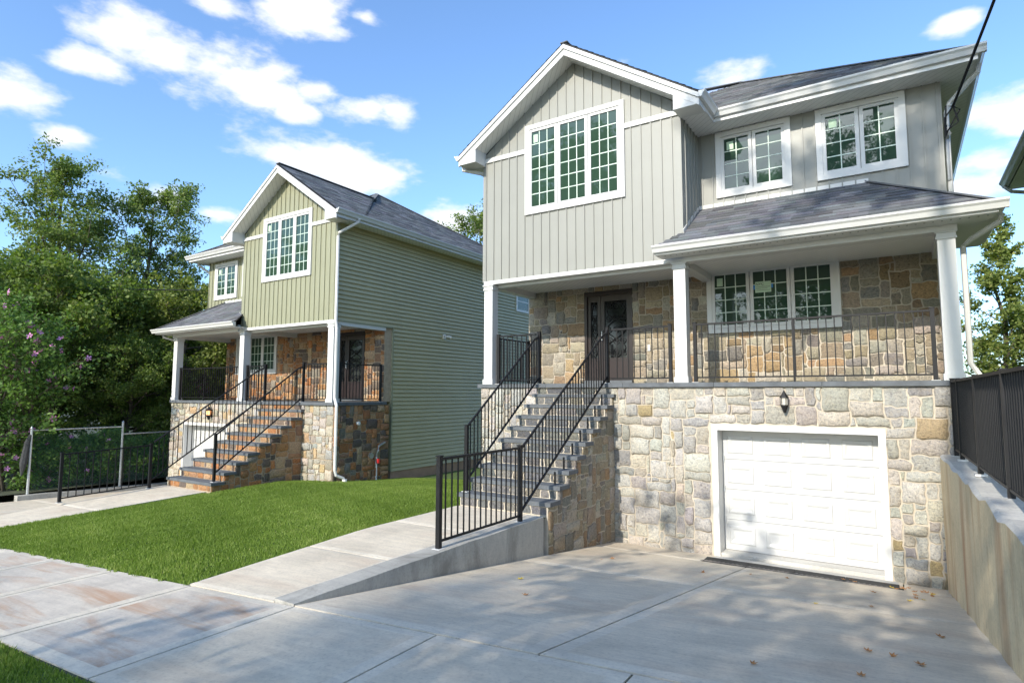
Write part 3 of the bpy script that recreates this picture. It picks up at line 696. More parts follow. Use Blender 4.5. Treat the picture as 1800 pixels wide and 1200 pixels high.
steps('entry_steps', 'stone entry steps with bluestone treads up to the sage green house', -15.9, -13.9, .42, 2.53, 'rust', 'mortar2', 90)

# ---------------------------------------------------------------- railings
BAL = {}
def baluster(h, w=.016):
    k = (round(h, 3), w)
    if k not in BAL: BAL[k] = mesh('baluster', *(lambda m: (m.v, m.f))(MB().box(-w/2, w/2, -w/2, w/2, 0, h)), MAT['black'])
    return BAL[k]
def railing(name, label, a, b, h=1.06, ends=(1, 1), slope=None, sp=.115, low=.09, mids=(), group=None, hb=None, posth=None, goose=False, cat='railing'):
    """a, b: base points; the rail runs at base + h; slope: z of the rail base line at both ends if it differs from the posts' feet"""
    a = np.array(a, float); b = np.array(b, float); T = thing(name, label, cat, tuple(a), group); d = b-a; L = np.hypot(d[0], d[1]); za, zb_ = (a[2], b[2]) if slope is None else slope
    A0 = np.array([a[0], a[1], za]); B0 = np.array([b[0], b[1], zb_])
    e = B0-A0; top0, top1 = A0+(0, 0, h), B0+(0, 0, h)
    if goose:
        q = A0+e*.93+(0, 0, h); MB().tube([top0, q, top1+(0, 0, -.05)-e*.02, top1+(0, 0, .03)-e*.004, top1+(0, 0, .035)], .021, 6).build('top_rail', MAT['black'], T)
    else: MB().bar(top0, top1, .042, .03).build('top_rail', MAT['black'], T)
    MB().bar(A0+(0, 0, low), B0+(0, 0, low), .03, .026).build('bottom_rail', MAT['black'], T)
    n = max(1, int(L/sp)); bm = baluster(h-low)
    for k in range(1, n):
        p = A0+e*k/n; shared(T, 'baluster', bm, p+(0, 0, low))
    for t, w in [(0, ends[0]), (1, ends[1])]:
        if not w: continue
        p = a if t == 0 else b; tz = (za if t == 0 else zb_)+h; mb = MB(); mb.box(p[0]-.029, p[0]+.029, p[1]-.029, p[1]+.029, p[2], tz+.03); mb.box(p[0]-.036, p[0]+.036, p[1]-.036, p[1]+.036, tz+.03, tz+.045)
        mb.build('post', MAT['black'], T)
        MB().box(p[0]-.06, p[0]+.06, p[1]-.06, p[1]+.06, p[2], p[2]+.008).build('base_plate', MAT['white'], T)
    for t in mids:
        p = A0+e*t; f = a+(b-a)*t; MB().box(p[0]-.016, p[0]+.016, p[1]-.016, p[1]+.016, f[2], p[2]+h-.01).build('post', MAT['black'], T)
    return T
Y8 = 10.86
railing('walkway_railing', 'black iron railing on the low concrete wall beside the grey house walkway', (-4.82, 5.77, .885), (-4.82, 7.63, .885), 1.08, sp=.12)
T = railing('stair_railing', 'black iron stair railing beside the driveway side of the grey house steps', (-4.82, 7.66, .885), (-4.82, Y8, 2.98), 1.05, ends=(0, 1), slope=(.90, 2.99), low=.13, sp=.105, goose=True)
railing('stair_railing', 'black iron stair railing on the lawn side of the grey house steps', (-6.38, 8.36, 1.09), (-6.38, Y8, 2.98), 1.05, slope=(1.14, 2.99), low=.13, sp=.105, goose=True)
for T_, x_, z_ in ((-4.82, 0, .88), ):
    pass
def stubs(x, zwalk, ztop, T):
    r = (ztop-zwalk)/10
    for k in range(1, 9): MB().box(x-.012, x+.012, 8.19+k*.31+.2-.012, 8.19+k*.31+.2+.012, zwalk+r*(k+1), zwalk+r*(k+1)+.20).build('foot', MAT['black'], T)
stubs(-4.82, .88, 2.98, T)
railing('porch_railing', 'short black iron porch railing between steps and middle post, grey house', (-4.74, Y8, 2.98), (-3.56, Y8, 2.98), 1.05, ends=(0, 1))
railing('porch_railing', 'long black iron porch railing under the triple window of the grey house', (-3.10, Y8, 2.98), (.44, Y8, 2.98), 1.05, mids=(.46,), sp=.118)
railing('porch_railing', 'small black iron porch railing beside the corner post of the grey house', (-7.42, Y8, 2.98), (-6.46, Y8, 2.98), 1.05, ends=(1, 0))
railing('porch_railing', 'black iron railing closing the open end of the grey house porch', (-7.68, 11.1, 2.98), (-7.68, 12.55, 2.98), 1.05)
railing('walkway_railing', 'black iron railing beside the concrete walkway of the sage green house', (-15.84, 5.85, .335), (-15.84, 7.75, .405), 1.06, sp=.15)
railing('stair_railing', 'black iron stair railing on the garage side of the sage house steps', (-15.8, 7.80, .41), (-15.8, Y8, 2.53), 1.05, ends=(0, 1), slope=(.50, 2.54), low=.13, goose=True)
railing('stair_railing', 'black iron stair railing on the lawn side of the sage house steps', (-14.05, 8.36, .63), (-14.05, Y8, 2.53), 1.05, slope=(.70, 2.54), low=.13, goose=True)
railing('porch_railing', 'long black iron porch railing above the sage house garage', (-20.50, Y8, 2.53), (-17.05, Y8, 2.53), 1.05, mids=(.42,))
railing('porch_railing', 'black iron porch railing between steps and middle post, sage house', (-16.70, Y8, 2.53), (-15.88, Y8, 2.53), 1.05, ends=(1, 0))
railing('porch_railing', 'short black iron porch railing between the steps and corner post, sage house', (-13.97, Y8, 2.53), (-12.98, Y8, 2.53), 1.05, ends=(0, 1))
railing('porch_railing', 'black iron railing on the siding end of the sage house porch', (-12.76, 11.05, 2.53), (-12.76, 12.55, 2.53), 1.05)

# ---------------------------------------------------------------- ground, walks, driveway
base = lambda x: 1.175+.065*min(max(x, -23), 5)
def drive1(x, y): t = min(1, max(0, (y-3.6)/7.15)); return base(x)*(1-t)
def drive2(x, y): t = min(1, max(0, (y-3.6)/7.15)); return base(x)*(1-t)-.45*t
def lawnz(x, y):
    t = min(1, max(0, (y-3.5)/5.0)); b = .40+.0585*(x+14.1)
    z = base(x)*(1-t)+b*t-.07*min(4, max(0, y-10))
    return z-.02+.05*math.exp(-((x+13.6)**2+(y-10.0)**2)/1.5)
def sheet(name, x0, x1, y0, y1, zf, nx, ny, mat, parent=None, kind='structure'):
    V = [(x0+(x1-x0)*i/nx, y0+(y1-y0)*j/ny, zf(x0+(x1-x0)*i/nx, y0+(y1-y0)*j/ny)) for j in range(ny+1) for i in range(nx+1)]
    F = [(j*(nx+1)+i, j*(nx+1)+i+1, (j+1)*(nx+1)+i+1, (j+1)*(nx+1)+i) for j in range(ny) for i in range(nx)]
    o = mk(name, V, F, mat, parent); 
    if kind: o['kind'] = kind
    return o
sheet('ground', -400, 400, -400, 400, lambda x, y: -1.15, 8, 8, MAT['soil'])
def concrete(parent, name, x0, x1, y0, y1, zf, mat, edge, border=.085, gap=.009, t=.12, crack=None):
    """one cast slab with a smooth tooled border; top follows zf"""
    x0 += gap; x1 -= gap; y0 += gap; y1 -= gap; b = border
    xs = [x0, x0+b]+[x0+b+(x1-x0-2*b)*k/4 for k in range(1, 4)]+[x1-b, x1]; ys = [y0, y0+b]+[y0+b+(y1-y0-2*b)*k/4 for k in range(1, 4)]+[y1-b, y1]
    V = [(x, y, zf(x, y)-(.008 if (i in (0, 6) or j in (0, 6)) else 0)) for j, y in enumerate(ys) for i, x in enumerate(xs)]; F = []; mi = []
    for j in range(6):
        for i in range(6): F.append((j*7+i, j*7+i+1, (j+1)*7+i+1, (j+1)*7+i)); mi.append(0 if (0 < i < 5 and 0 < j < 5) else 1)
    per = [i for i in range(7)]+[j*7+6 for j in range(1, 7)]+[42+i for i in range(5, -1, -1)]+[j*7 for j in range(5, 0, -1)]
    n0 = len(V); V += [(V[i][0], V[i][1], V[i][2]-t) for i in per]; m = len(per)
    for k in range(m): F.append((per[k], n0+k, n0+(k+1) % m, per[(k+1) % m])); mi.append(1)
    return mk(name, V, F, [mat, edge], parent, mi=mi)
def slab_base(name, x0, x1, y0, y1, zf, drop=.02, nx=6, ny=6): return sheet(name, x0, x1, y0, y1, lambda x, y: zf(x, y)-drop, nx, ny, MAT['soil'])
dw = slab_base('driveway', -4.72, .60, 3.58, 10.78, drive1)
for (x0, x1) in ((-4.70, -2.13), (-2.13, .62)):
    for (y0, y1) in ((3.6, 7.45), (7.45, 9.90)):
        concrete(dw, 'concrete_slab', x0, x1-.0, y0, y1, drive1, MAT['conc'], MAT['conc_edge'], border=.13 if y0 < 5 else .10)
concrete(dw, 'concrete_slab', -4.70, -2.83, 9.90, 10.79, drive1, MAT['conc'], MAT['conc_edge'], border=.05)
concrete(dw, 'concrete_slab', -.10, .45, 9.90, 10.79, drive1, MAT['conc'], MAT['conc_edge'], border=.05)
concrete(dw, 'concrete_slab', -2.83, -.10, 10.24, 10.79, lambda x, y: drive1(x, y)+.012, MAT['cap_conc'], MAT['conc_edge'], border=.05)
sw = slab_base('sidewalk', -24, 3.0, 1.93, 3.58, lambda x, y: base(x))
xs = [-24, -22.4, -20.8, -19.2, -17.6, -16, -14.4, -12.8, -11.2, -9.6, -8.0, -6.35, -4.66, -3.0, -1.45, .1, 1.6, 3.0]
for k in range(len(xs)-1):
    st = MAT['walk'] if xs[k] < -4.9 else MAT['conc']
    concrete(sw, 'concrete_slab', xs[k], xs[k+1], 1.95, 3.59, lambda x, y: base(x), st, MAT['conc_edge'], border=.11)
ap = slab_base('driveway_apron', -3.9, 3.0, -1.2, 1.92, lambda x, y: base(x)-.0-.06*max(0, -y+.5))
for k in range(4):
    for (y0, y1) in ((-1.2, .4), (.4, 1.93)): concrete(ap, 'concrete_slab', -3.9+k*1.72, -3.9+(k+1)*1.72, y0, y1, lambda x, y: base(x)-.06*max(0, -y+.5), MAT['conc'], MAT['conc_edge'])
def wz1(x, y): t = min(1, max(0, (y-3.6)/2.5)); return base(x)*(1-t)+.88*t
wk = slab_base('walkway', -6.45, -4.70, 3.6, 8.25, wz1)
for (y0, y1) in ((3.6, 5.15), (5.15, 6.7), (6.7, 8.22)): concrete(wk, 'concrete_slab', -6.45, -4.98, y0, y1, wz1, MAT['conc'], MAT['conc_edge'], border=.07)
def wz2(x, y): t = min(1, max(0, (y-3.6)/4.4)); return base(x)*(1-t)+.42*t
wk2 = slab_base('walkway', -15.95, -14.1, 3.6, 8.25, wz2)
for (y0, y1) in ((3.6, 5.9), (5.9, 8.22)): concrete(wk2, 'concrete_slab', -15.98, -14.1, y0, y1, wz2, MAT['conc'], MAT['conc_edge'], border=.07)
dw2 = slab_base('driveway', -21.5, -15.98, 3.6, 10.78, drive2)
for (x0, x1) in ((-21.5, -18.7), (-18.7, -16.0)):
    for (y0, y1) in ((3.6, 7.2), (7.2, 10.78)): concrete(dw2, 'concrete_slab', x0, x1, y0, y1, drive2, MAT['conc'], MAT['conc_edge'])
lawn = sheet('lawn', -14.1, -6.45, 3.58, 20, lawnz, 24, 40, MAT['turf'])
verge = sheet('verge', -24, -3.92, .2, 1.94, lambda x, y: base(x)-.02, 20, 4, MAT['turf'])
sheet('street', -130, 60, -9, -1.2, lambda x, y: base(x)-.22, 40, 2, MAT['asphalt'])
sheet('far_verge', -130, 60, -60, -9, lambda x, y: base(x)-.10, 40, 4, MAT['soil'])
sheet('woodland_floor', -80, -21.75, -1.2, 80, lambda x, y: -.16+.01*sin(x*3+y), 10, 10, MAT['soil'])
sheet('neighbour_yard', .70, 30, 3.6, 80, lambda x, y: 1.72, 4, 8, MAT['turf'])
# grass blades
def blades(name, n, x0, x1, y0, y1, zf, ok, h=(.02, .042)):
    X = rng.uniform(x0, x1, n); Y = rng.uniform(y0, y1, n); keep = [i for i in range(n) if ok(X[i], Y[i])]; X, Y = X[keep], Y[keep]; n = len(X)
    Zb = np.array([zf(a, b) for a, b in zip(X, Y)]); hh = rng.uniform(*h, n)*(1+.25*np.sin(X*2.3+Y*1.7)); an = rng.uniform(0, 2*pi, n); w = .0065; le = rng.uniform(.1, .7, n)*hh; la = rng.uniform(0, 2*pi, n)
    V = np.zeros((n, 3, 3)); V[:, 0] = np.stack([X-np.cos(an)*w, Y-np.sin(an)*w, Zb-.004], 1); V[:, 1] = np.stack([X+np.cos(an)*w, Y+np.sin(an)*w, Zb-.004], 1)
    V[:, 2] = np.stack([X+np.cos(la)*le, Y+np.sin(la)*le, Zb+hh], 1)
    me = bpy.data.meshes.new(name); V = V.reshape(-1, 3); o = np.array([(x0+x1)/2, (y0+y1)/2, V[:, 2].min()]); V = V-o
    me.vertices.add(3*n); me.vertices.foreach_set('co', V.astype(np.float32).ravel()); me.loops.add(3*n); me.loops.foreach_set('vertex_index', np.arange(3*n, dtype=np.int32))
    me.polygons.add(n); me.polygons.foreach_set('loop_start', np.arange(0, 3*n, 3, dtype=np.int32)); me.polygons.foreach_set('loop_total', np.full(n, 3, dtype=np.int32)); me.update(calc_edges=True)
    patch = .5+.25*np.sin(X*1.3+np.sin(Y*.9)*2)+.2*np.sin(Y*2.1+X*.7); cc = np.clip(rng.normal(.44, .22, n)+.35*(patch-.5)+.25*np.sin(X*5.1+Y*3.3)*np.sin(Y*4.4-X*2.2)*.5, 0, 1); c = np.ones((n, 3, 4), np.float32); c[:, :, 0] = cc[:, None]
    ca = me.color_attributes.new('Col', 'FLOAT_COLOR', 'POINT'); ca.data.foreach_set('color', c.ravel()); me.materials.append(MAT['grass'])
    return tag(link(name, me, o), kind='stuff')
g = blades('lawn_grass', 330000, -14.16, -6.41, 3.53, 13.5, lambda x, y: lawnz(min(max(x, -14.08), -6.46), max(y, 3.6))+.012, lambda x, y: ((-14.1 < x < -6.46 and y > 3.585) or math.sin(x*37)*math.sin(y*41)+math.sin(x*11+y*13) > .75) and (y < 8.1 or x > -13.83) and not (x < -12.7 and y > 10.75)); g['label'] = 'short mown green lawn between the two walkways'; g['category'] = 'grass'
g = blades('verge_grass', 90000, -12, -3.93, .4, 1.93, lambda x, y: base(x)-.02, lambda x, y: True); g['label'] = 'green grass verge on the street side of the sidewalk'; g['category'] = 'grass'
# low concrete wall beside the walkway
def wedge(name, label, cat, xa, xb, prof, mat):
    """prof: list of (y, zbottom, ztop)"""
    V = []
    for (y, a, b) in prof: V += [(xa, y, a), (xb, y, a), (xb, y, b), (xa, y, b)]
    F = [(3, 2, 1, 0)]+[tuple(4*(len(prof)-1)+k for k in range(4))]
    for k in range(len(prof)-1):
        for e in range(4): F.append((4*k+e, 4*k+(e+1) % 4, 4*k+4+(e+1) % 4, 4*k+4+e))
    return tag(mk(name, V, F, mat), label, cat)
pr = [(3.6+4.5*k/12, drive1(-4.7, 3.6+4.5*k/12)-.35, wz1(-4.8, 3.6+4.5*k/12)+.012+.004*sin(k*2.1)) for k in range(13)]
wedge('retaining_wall', 'low tapering grey concrete wall between walkway and sloping driveway', 'wall', -4.97, -4.69, pr, MAT['conc_wall'])
V = []; F = []; ny = 24
for k in range(ny+1):
    y = 2.6+8.25*k/ny; xi = .43+.024*(10.8-y); zt = 1.90+.02*sin(k*1.9)+.012*sin(k*4.1); zb_ = -.4 if y > 3.7 else .6
    V += [(xi+.012*sin(k*2.7), y, zb_), (xi+.008*sin(k*1.3), y, zt-.03), (xi+.03, y, zt), (xi+.32, y, zt), (xi+.32, y, zb_)]
F = [(4, 3, 2, 1, 0), tuple(5*ny+k for k in range(5))]+[(5*k+e, 5*k+(e+1) % 5, 5*k+5+(e+1) % 5, 5*k+5+e) for k in range(ny) for e in range(5)]
mi = [0, 0]+[1 if e in (1, 2) else 0 for k in range(ny) for e in range(5)]
tag(mk('retaining_wall', V, F, [MAT['ret_wall'], MAT['cap_conc']], mi=mi), 'tall stained tan concrete retaining wall along the driveway', 'wall')
Tf = railing('iron_fence', 'black iron fence with close balusters on top of the tall retaining wall', (.62, 10.62, 1.90), (.80, 2.9, 1.90), 1.06, sp=.105, low=.10, cat='fence')
for yy in (9.9, 8.2, 6.4, 4.7):
    t = (10.62-yy)/(10.62-2.9); x = .62+.18*t; MB().box(x-.025, x+.025, yy-.025, yy+.025, 1.9, 2.99).build('post', MAT['black'], Tf)
    MB().box(x-.055, x+.055, yy-.055, yy+.055, 1.9, 1.925).build('base_plate', MAT['white'], Tf)
# trench drain
dr = thing('trench_drain', 'slotted metal trench drain in front of the white garage door', 'drain', (-1.45, 10.13, .0))
for k in range(4):
    x0 = -2.80+k*.665; mb = MB(); y0, y1 = 9.925, 10.215; zz = lambda y: drive1(-1.5, y)+.004
    mb.box(x0+.005, x0+.655, y0, y0+.018, zz(y0)-.03, zz(y0)); mb.box(x0+.005, x0+.655, y1-.018, y1, zz(y1)-.03, zz(y1)); mb.box(x0+.005, x0+.02, y0+.018, y1-.018, zz(y0)-.03, zz(y1)); mb.box(x0+.64, x0+.655, y0+.018, y1-.018, zz(y0)-.03, zz(y1))
    gr = mb.build('grate', MAT['iron'], dr)
    for q in range(9):
        xx = x0+.03+q*.068; MB().bar((xx, y0+.018, zz(y0)-.008), (xx+.05, y1-.018, zz(y1)-.008), .022, .012).build('slat', MAT['iron'], gr)
    MB().box(x0, x0+.66, y0, y1, zz(y0)-.030, zz(y0)-.016).build('channel', MAT['ink'], dr)

# ---------------------------------------------------------------- small fittings
def lantern(label, x, y, z, s=1.0, lit=False):
    T = thing('wall_lantern', label, 'lantern', (x, y, z)); m = MAT['black']
    mb = MB(); yy = y-.11*s
    def hexa(r0, z0, r1, z1, n=6):
        V = []
        for (r, zz) in ((r0, z0), (r1, z1)):
            for k in range(n): V.append((x+r*s*cos(2*pi*k/n), yy+r*s*sin(2*pi*k/n), z+zz*s))
        return V, [(k, (k+1) % n, n+(k+1) % n, n+k) for k in range(n)]+[tuple(range(n))[::-1], tuple(range(n, 2*n))]
    mb.add(*hexa(.085, .10, .075, .125)); mb.add(*hexa(.07, .125, .028, .20)); mb.add(*hexa(.028, .20, .006, .25)); mb.add(*hexa(.07, -.06, .07, -.035))
    for k in range(6): a = 2*pi*k/6; mb.bar((x+.068*s*cos(a), yy+.068*s*sin(a), z-.04*s), (x+.076*s*cos(a), yy+.076*s*sin(a), z+.105*s), .008*s)
    mb.box(x-.035*s, x+.035*s, y-.0, y-.015, z-.12*s, z+.14*s); mb.bar((x, y, z+.18*s), (x, yy, z+.21*s), .014*s); mb.add(*hexa(.06, -.085, .07, -.06)); 
    mb.build('frame', m, T)
    MB().add(*hexa(.058, -.035, .064, .10)).build('glass', MAT['lamp_glow'] if lit else MAT['lamp_glass'], T)
    mb = MB(); mb.add(*hexa(.02, -.19, .055, -.085)); mb.build('finial', m, T)
    return T
m, nt, b = M('lit_lantern_glass'); b.inputs['Base Color'].default_value = (.9, .5, .25, 1); b.inputs['Emission Color'].default_value = (1, .42, .16, 1); b.inputs['Emission Strength'].default_value = 1.2; MAT['lamp_glow'] = m
lantern('dark metal wall lantern on grey stone above the white garage door', -1.62, 10.79, 2.63, .85)
lantern('glowing wall lantern on stone above the sage house garage', -18.4, 10.79, 2.12, 1.0, True)
fl = thing('security_light', 'small white security light on the lap siding wall', 'light', (-12.76, 15.4, 4.66))
MB().box(-12.775, -12.70, 15.33, 15.45, 4.58, 4.74).build('housing', MAT['white'], fl); MB().tube([(-12.70, 15.42, 4.68), (-12.60, 15.46, 4.67), (-12.52, 15.52, 4.63)], [.03, .045, .06], 8).build('lamp_head', MAT['white'], fl)
sd = thing('basement_pipework', 'white and red gas piping on the brown stone side wall', 'pipes', (-12.65, 12.4, .2))
MB().tube([(-12.66, 12.36, .22), (-12.66, 12.36, 1.02)], .025, 8).build('riser_pipe', MAT['pvc'], sd); MB().tube([(-12.60, 12.36, .80), (-12.60, 12.36, .92)], .05, 8).build('valve', MAT['red'], sd)
MB().tube([(-12.66, 12.36, .98), (-12.60, 12.36, 1.15), (-12.64, 12.42, 1.27), (-12.64, 12.66, 1.36)], .03, 8).build('regulator', MAT['galv'], sd); MB().tube([(-12.62, 12.05, .24), (-12.62, 12.36, .25)], .05, 8).build('elbow', MAT['pvc'], sd)
MB().tube([(-12.68, 12.14, 1.02), (-12.62, 12.14, 1.02)], .08, 12).build('meter_cap', MAT['galv'], sd)
tag(MB().tube([(-12.68, 11.62, 1.95), (-12.60, 11.62, 1.95)], .05, 12).build('vent_pipe', MAT['pvc']), 'short white vent pipe stub in the brown stone side wall', 'pipe')
bell = tag(MB().box(-4.66, -4.60, 12.655, 12.68, 3.72, 3.86).build('door_bell', MAT['white']), 'small white doorbell plate on stone beside the dark door', 'doorbell')
# service drop
sv = thing('service_cable', 'thick dark overhead cable looping down to the grey house corner', 'cable', (.85, 11.95, 7.0))
end = np.array([.92, 11.75, 7.45]); far = np.array([3.2, 3.0, 12.2])
pts = [end+(far-end)*t+np.array([0, 0, -.6*t*(1-t)]) for t in np.linspace(0, 1, 14)]
MB().tube(pts, .022, 6).build('overhead_line', MAT['black'], sv)
for k in range(4):
    r = random.Random(k); MB().tube([end, end+(r.uniform(-.15, .1), .05, -.25+.1*k), end+(-.12, .1, -.38-.03*k), (.83, 11.95, 7.05+.06*k)], .013, 5).build('drip_loop', MAT['black'], sv)
MB().tube([(.83, 11.99, 6.3), (.83, 11.99, 7.0), (.84, 11.93, 7.08), (.86, 11.86, 7.05)], .03, 8).build('weatherhead', MAT['galv'], sv)
tag(MB().tube([(-60, -1.5, 9.5)]+[(-60+38.6*t, -1.5+13.3*t, 9.5-3.0*t-1.0*t*(1-t)) for t in (.25, .5, .75)]+[(-21.3, 11.8, 6.5)], .018, 5).build('overhead_wire', MAT['black']), 'thin overhead wire running through the trees to the sage house', 'wire')

# neighbouring house at the right edge
nb_ = thing('house', 'neighbouring house with grey siding and white eave beyond the iron fence', 'house', (6, 11, 1.7))
MB().box(2.75, 10, 5.5, 16.6, 1.6, 7.4).build('wall', MAT['lap'], nb_)
mb = MB(); slab_poly(mb, [(2.2, 5, 7.55), (10.6, 5, 7.55), (6.4, 9, 10.2)], .05); slab_poly(mb, [(2.2, 17.05, 7.55), (2.2, 5, 7.55), (6.4, 9, 10.2), (6.4, 13, 10.2)], .05); slab_poly(mb, [(10.6, 17.05, 7.55), (2.2, 17.05, 7.55), (6.4, 13, 10.2)], .05); slab_poly(mb, [(10.6, 5, 7.55), (10.6, 17.05, 7.55), (6.4, 13, 10.2), (6.4, 9, 10.2)], .05)
mb.build('roof', MAT['shingle'], nb_, col=[(.08, .08, .085)]*len(mb.v))
MB().box(2.2, 2.75, 5, 17.05, 7.37, 7.39).box(2.75, 10.6, 16.6, 17.05, 7.37, 7.39).build('soffit', MAT['soffit'], nb_); MB().box(2.19, 2.22, 5, 17.06, 7.37, 7.54).box(2.22, 10.6, 17.04, 17.07, 7.37, 7.54).build('fascia', MAT['white'], nb_)
MB().extr(GUT, (2.19, 5, 7.54), (2.19, 17.06, 7.54), (-1, 0, 0)).build('gutter', MAT['gutter'], nb_)
MB().tube([(2.15, 16.9, 7.4), (2.25, 16.8, 7.25), (2.68, 16.68, 7.1), (2.70, 16.66, 6.9), (2.70, 16.66, 1.8)], .04, 8).build('downspout', MAT['gutter'], nb_)

# red-roofed outbuilding behind the sage house
sh = thing('garden_shed', 'brown shed with a ribbed reddish roof behind the sage house', 'shed', (-28.5, 19, -.16))
MB().box(-31, -26, 17.2, 21, -.2, 2.9).build('wall', MAT['brown_wall'], sh)
mb = MB(); slab_poly(mb, [(-31.6, 16.5, 2.75), (-25.3, 16.5, 2.75), (-25.3, 19.2, 4.6), (-31.6, 19.2, 4.6)], .06); slab_poly(mb, [(-25.3, 21.9, 2.75), (-31.6, 21.9, 2.75), (-31.6, 19.2, 4.6), (-25.3, 19.2, 4.6)], .06)
rf = mb.build('roof', MAT['rust_roof'], sh)
for k in range(16): x = -31.5+k*.41; MB().bar((x, 16.5, 2.79), (x, 19.2, 4.64), .04, .04).build('roof_rib', MAT['rust_roof'], rf)

# ---------------------------------------------------------------- chain-link fence and curb
cf = thing('chain_link_fence', 'green chain-link fence with grey steel posts beside the sage house driveway', 'fence', (-21.7, 9.7, -.2))
FX = -21.7
for (y, zt) in ((7.2, 1.72), (9.68, 1.80)): 
    MB().tube([(FX, y, -.3), (FX, y, zt)], .035, 10).build('post', MAT['galv'], cf); MB().tube([(FX, y, zt), (FX, y, zt+.06)], [.045, .01], 10).build('post_cap', MAT['galv'], cf)
MB().tube([(FX, 12.6, -.4), (FX, 12.6, 1.5)], .035, 10).build('post', MAT['galv'], cf)
MB().tube([(FX, 7.2, 1.66), (FX, 9.68, 1.66)], .022, 8).build('top_rail', MAT['galv'], cf); MB().tube([(FX, 9.68, 1.42), (FX, 12.6, 1.42)], .022, 8).build('top_rail', MAT['galv'], cf)
for (ya, yb, zt) in ((7.25, 9.64, 1.66), (9.72, 12.56, 1.42)):
    mb = MB(); p = .09; zb_ = -.12; h = zt-zb_; n = int((yb-ya+h)/p)
    for k in range(n):
        for sg in (1, -1):
            y0 = ya-h+k*p if sg > 0 else ya+k*p; a0 = 0.0; a1 = h
            ya_, yb_ = (y0, y0+h) if sg > 0 else (y0, y0-h)
            t0, t1 = 0.0, 1.0
            if yb_ != ya_:
                ta, tb = (ya-ya_)/(yb_-ya_), (yb-ya_)/(yb_-ya_); lo, hi = min(ta, tb), max(ta, tb); t0, t1 = max(t0, lo), min(t1, hi)
            if t1-t0 > .01: mb.bar((FX+.004*sg, ya_+(yb_-ya_)*t0, zb_+h*t0), (FX+.004*sg, ya_+(yb_-ya_)*t1, zb_+h*t1), .0035)
    tag(mb.build('wire_mesh', MAT['green_wire'], cf), kind='stuff')
mb = MB(); r = random.Random(3); mb.tube([(FX-.02, 7.2+.05, 1.7), (FX-.02, 7.12, 1.3), (FX-.0, 7.05, .7), (FX-.0, 7.02, .35)], [.03, .08, .10, .02], 8); tag(mb.build('dark_rag', MAT['cloth']), 'dark cloth hanging on the end post of the chain-link fence', 'cloth')
tag(wedge('curb', 'low rough concrete curb under the chain-link fence', 'curb', -21.72, -21.48, [(6.9+5.6*k/8, -.6, drive2(-21.5, 6.9+5.6*k/8)+.13+.01*sin(k*2)) for k in range(9)], MAT['conc_wall']))

# ---------------------------------------------------------------- trees
def leaf_mesh(name, P, size, mat, seed, squash=1.0):
    r = np.random.default_rng(seed); n = len(P); s = size*r.uniform(.6, 1.35, n); a = r.normal(size=(n, 3)); a /= np.linalg.norm(a, axis=1)[:, None]
    nrm = r.normal(size=(n, 3))+np.array([0, 0, .9]); nrm /= np.linalg.norm(nrm, axis=1)[:, None]; b = np.cross(nrm, a); b /= np.linalg.norm(b, axis=1)[:, None]; a = np.cross(b, nrm)
    V = np.zeros((n, 4, 3)); V[:, 0] = P-a*s[:, None]*.5; V[:, 1] = P-b*s[:, None]*.32+nrm*s[:, None]*.08; V[:, 2] = P+a*s[:, None]*.5; V[:, 3] = P+b*s[:, None]*.32+nrm*s[:, None]*.08
    V = V.reshape(-1, 3); me = bpy.data.meshes.new(name)
    me.vertices.add(4*n); me.vertices.foreach_set('co', V.astype(np.float32).ravel()); me.loops.add(4*n); me.loops.foreach_set('vertex_index', np.arange(4*n, dtype=np.int32))
    me.polygons.add(n); me.polygons.foreach_set('loop_start', np.arange(0, 4*n, 4, dtype=np.int32)); me.polygons.foreach_set('loop_total', np.full(n, 4, dtype=np.int32)); me.update(calc_edges=True)
    c = np.ones((n, 4, 4), np.float32); c[:, :, 0] = np.clip(r.normal(.5, .22, n), 0, 1)[:, None]; ca = me.color_attributes.new('Col', 'FLOAT_COLOR', 'POINT'); ca.data.foreach_set('color', c.ravel()); me.materials.append(mat)
    return me
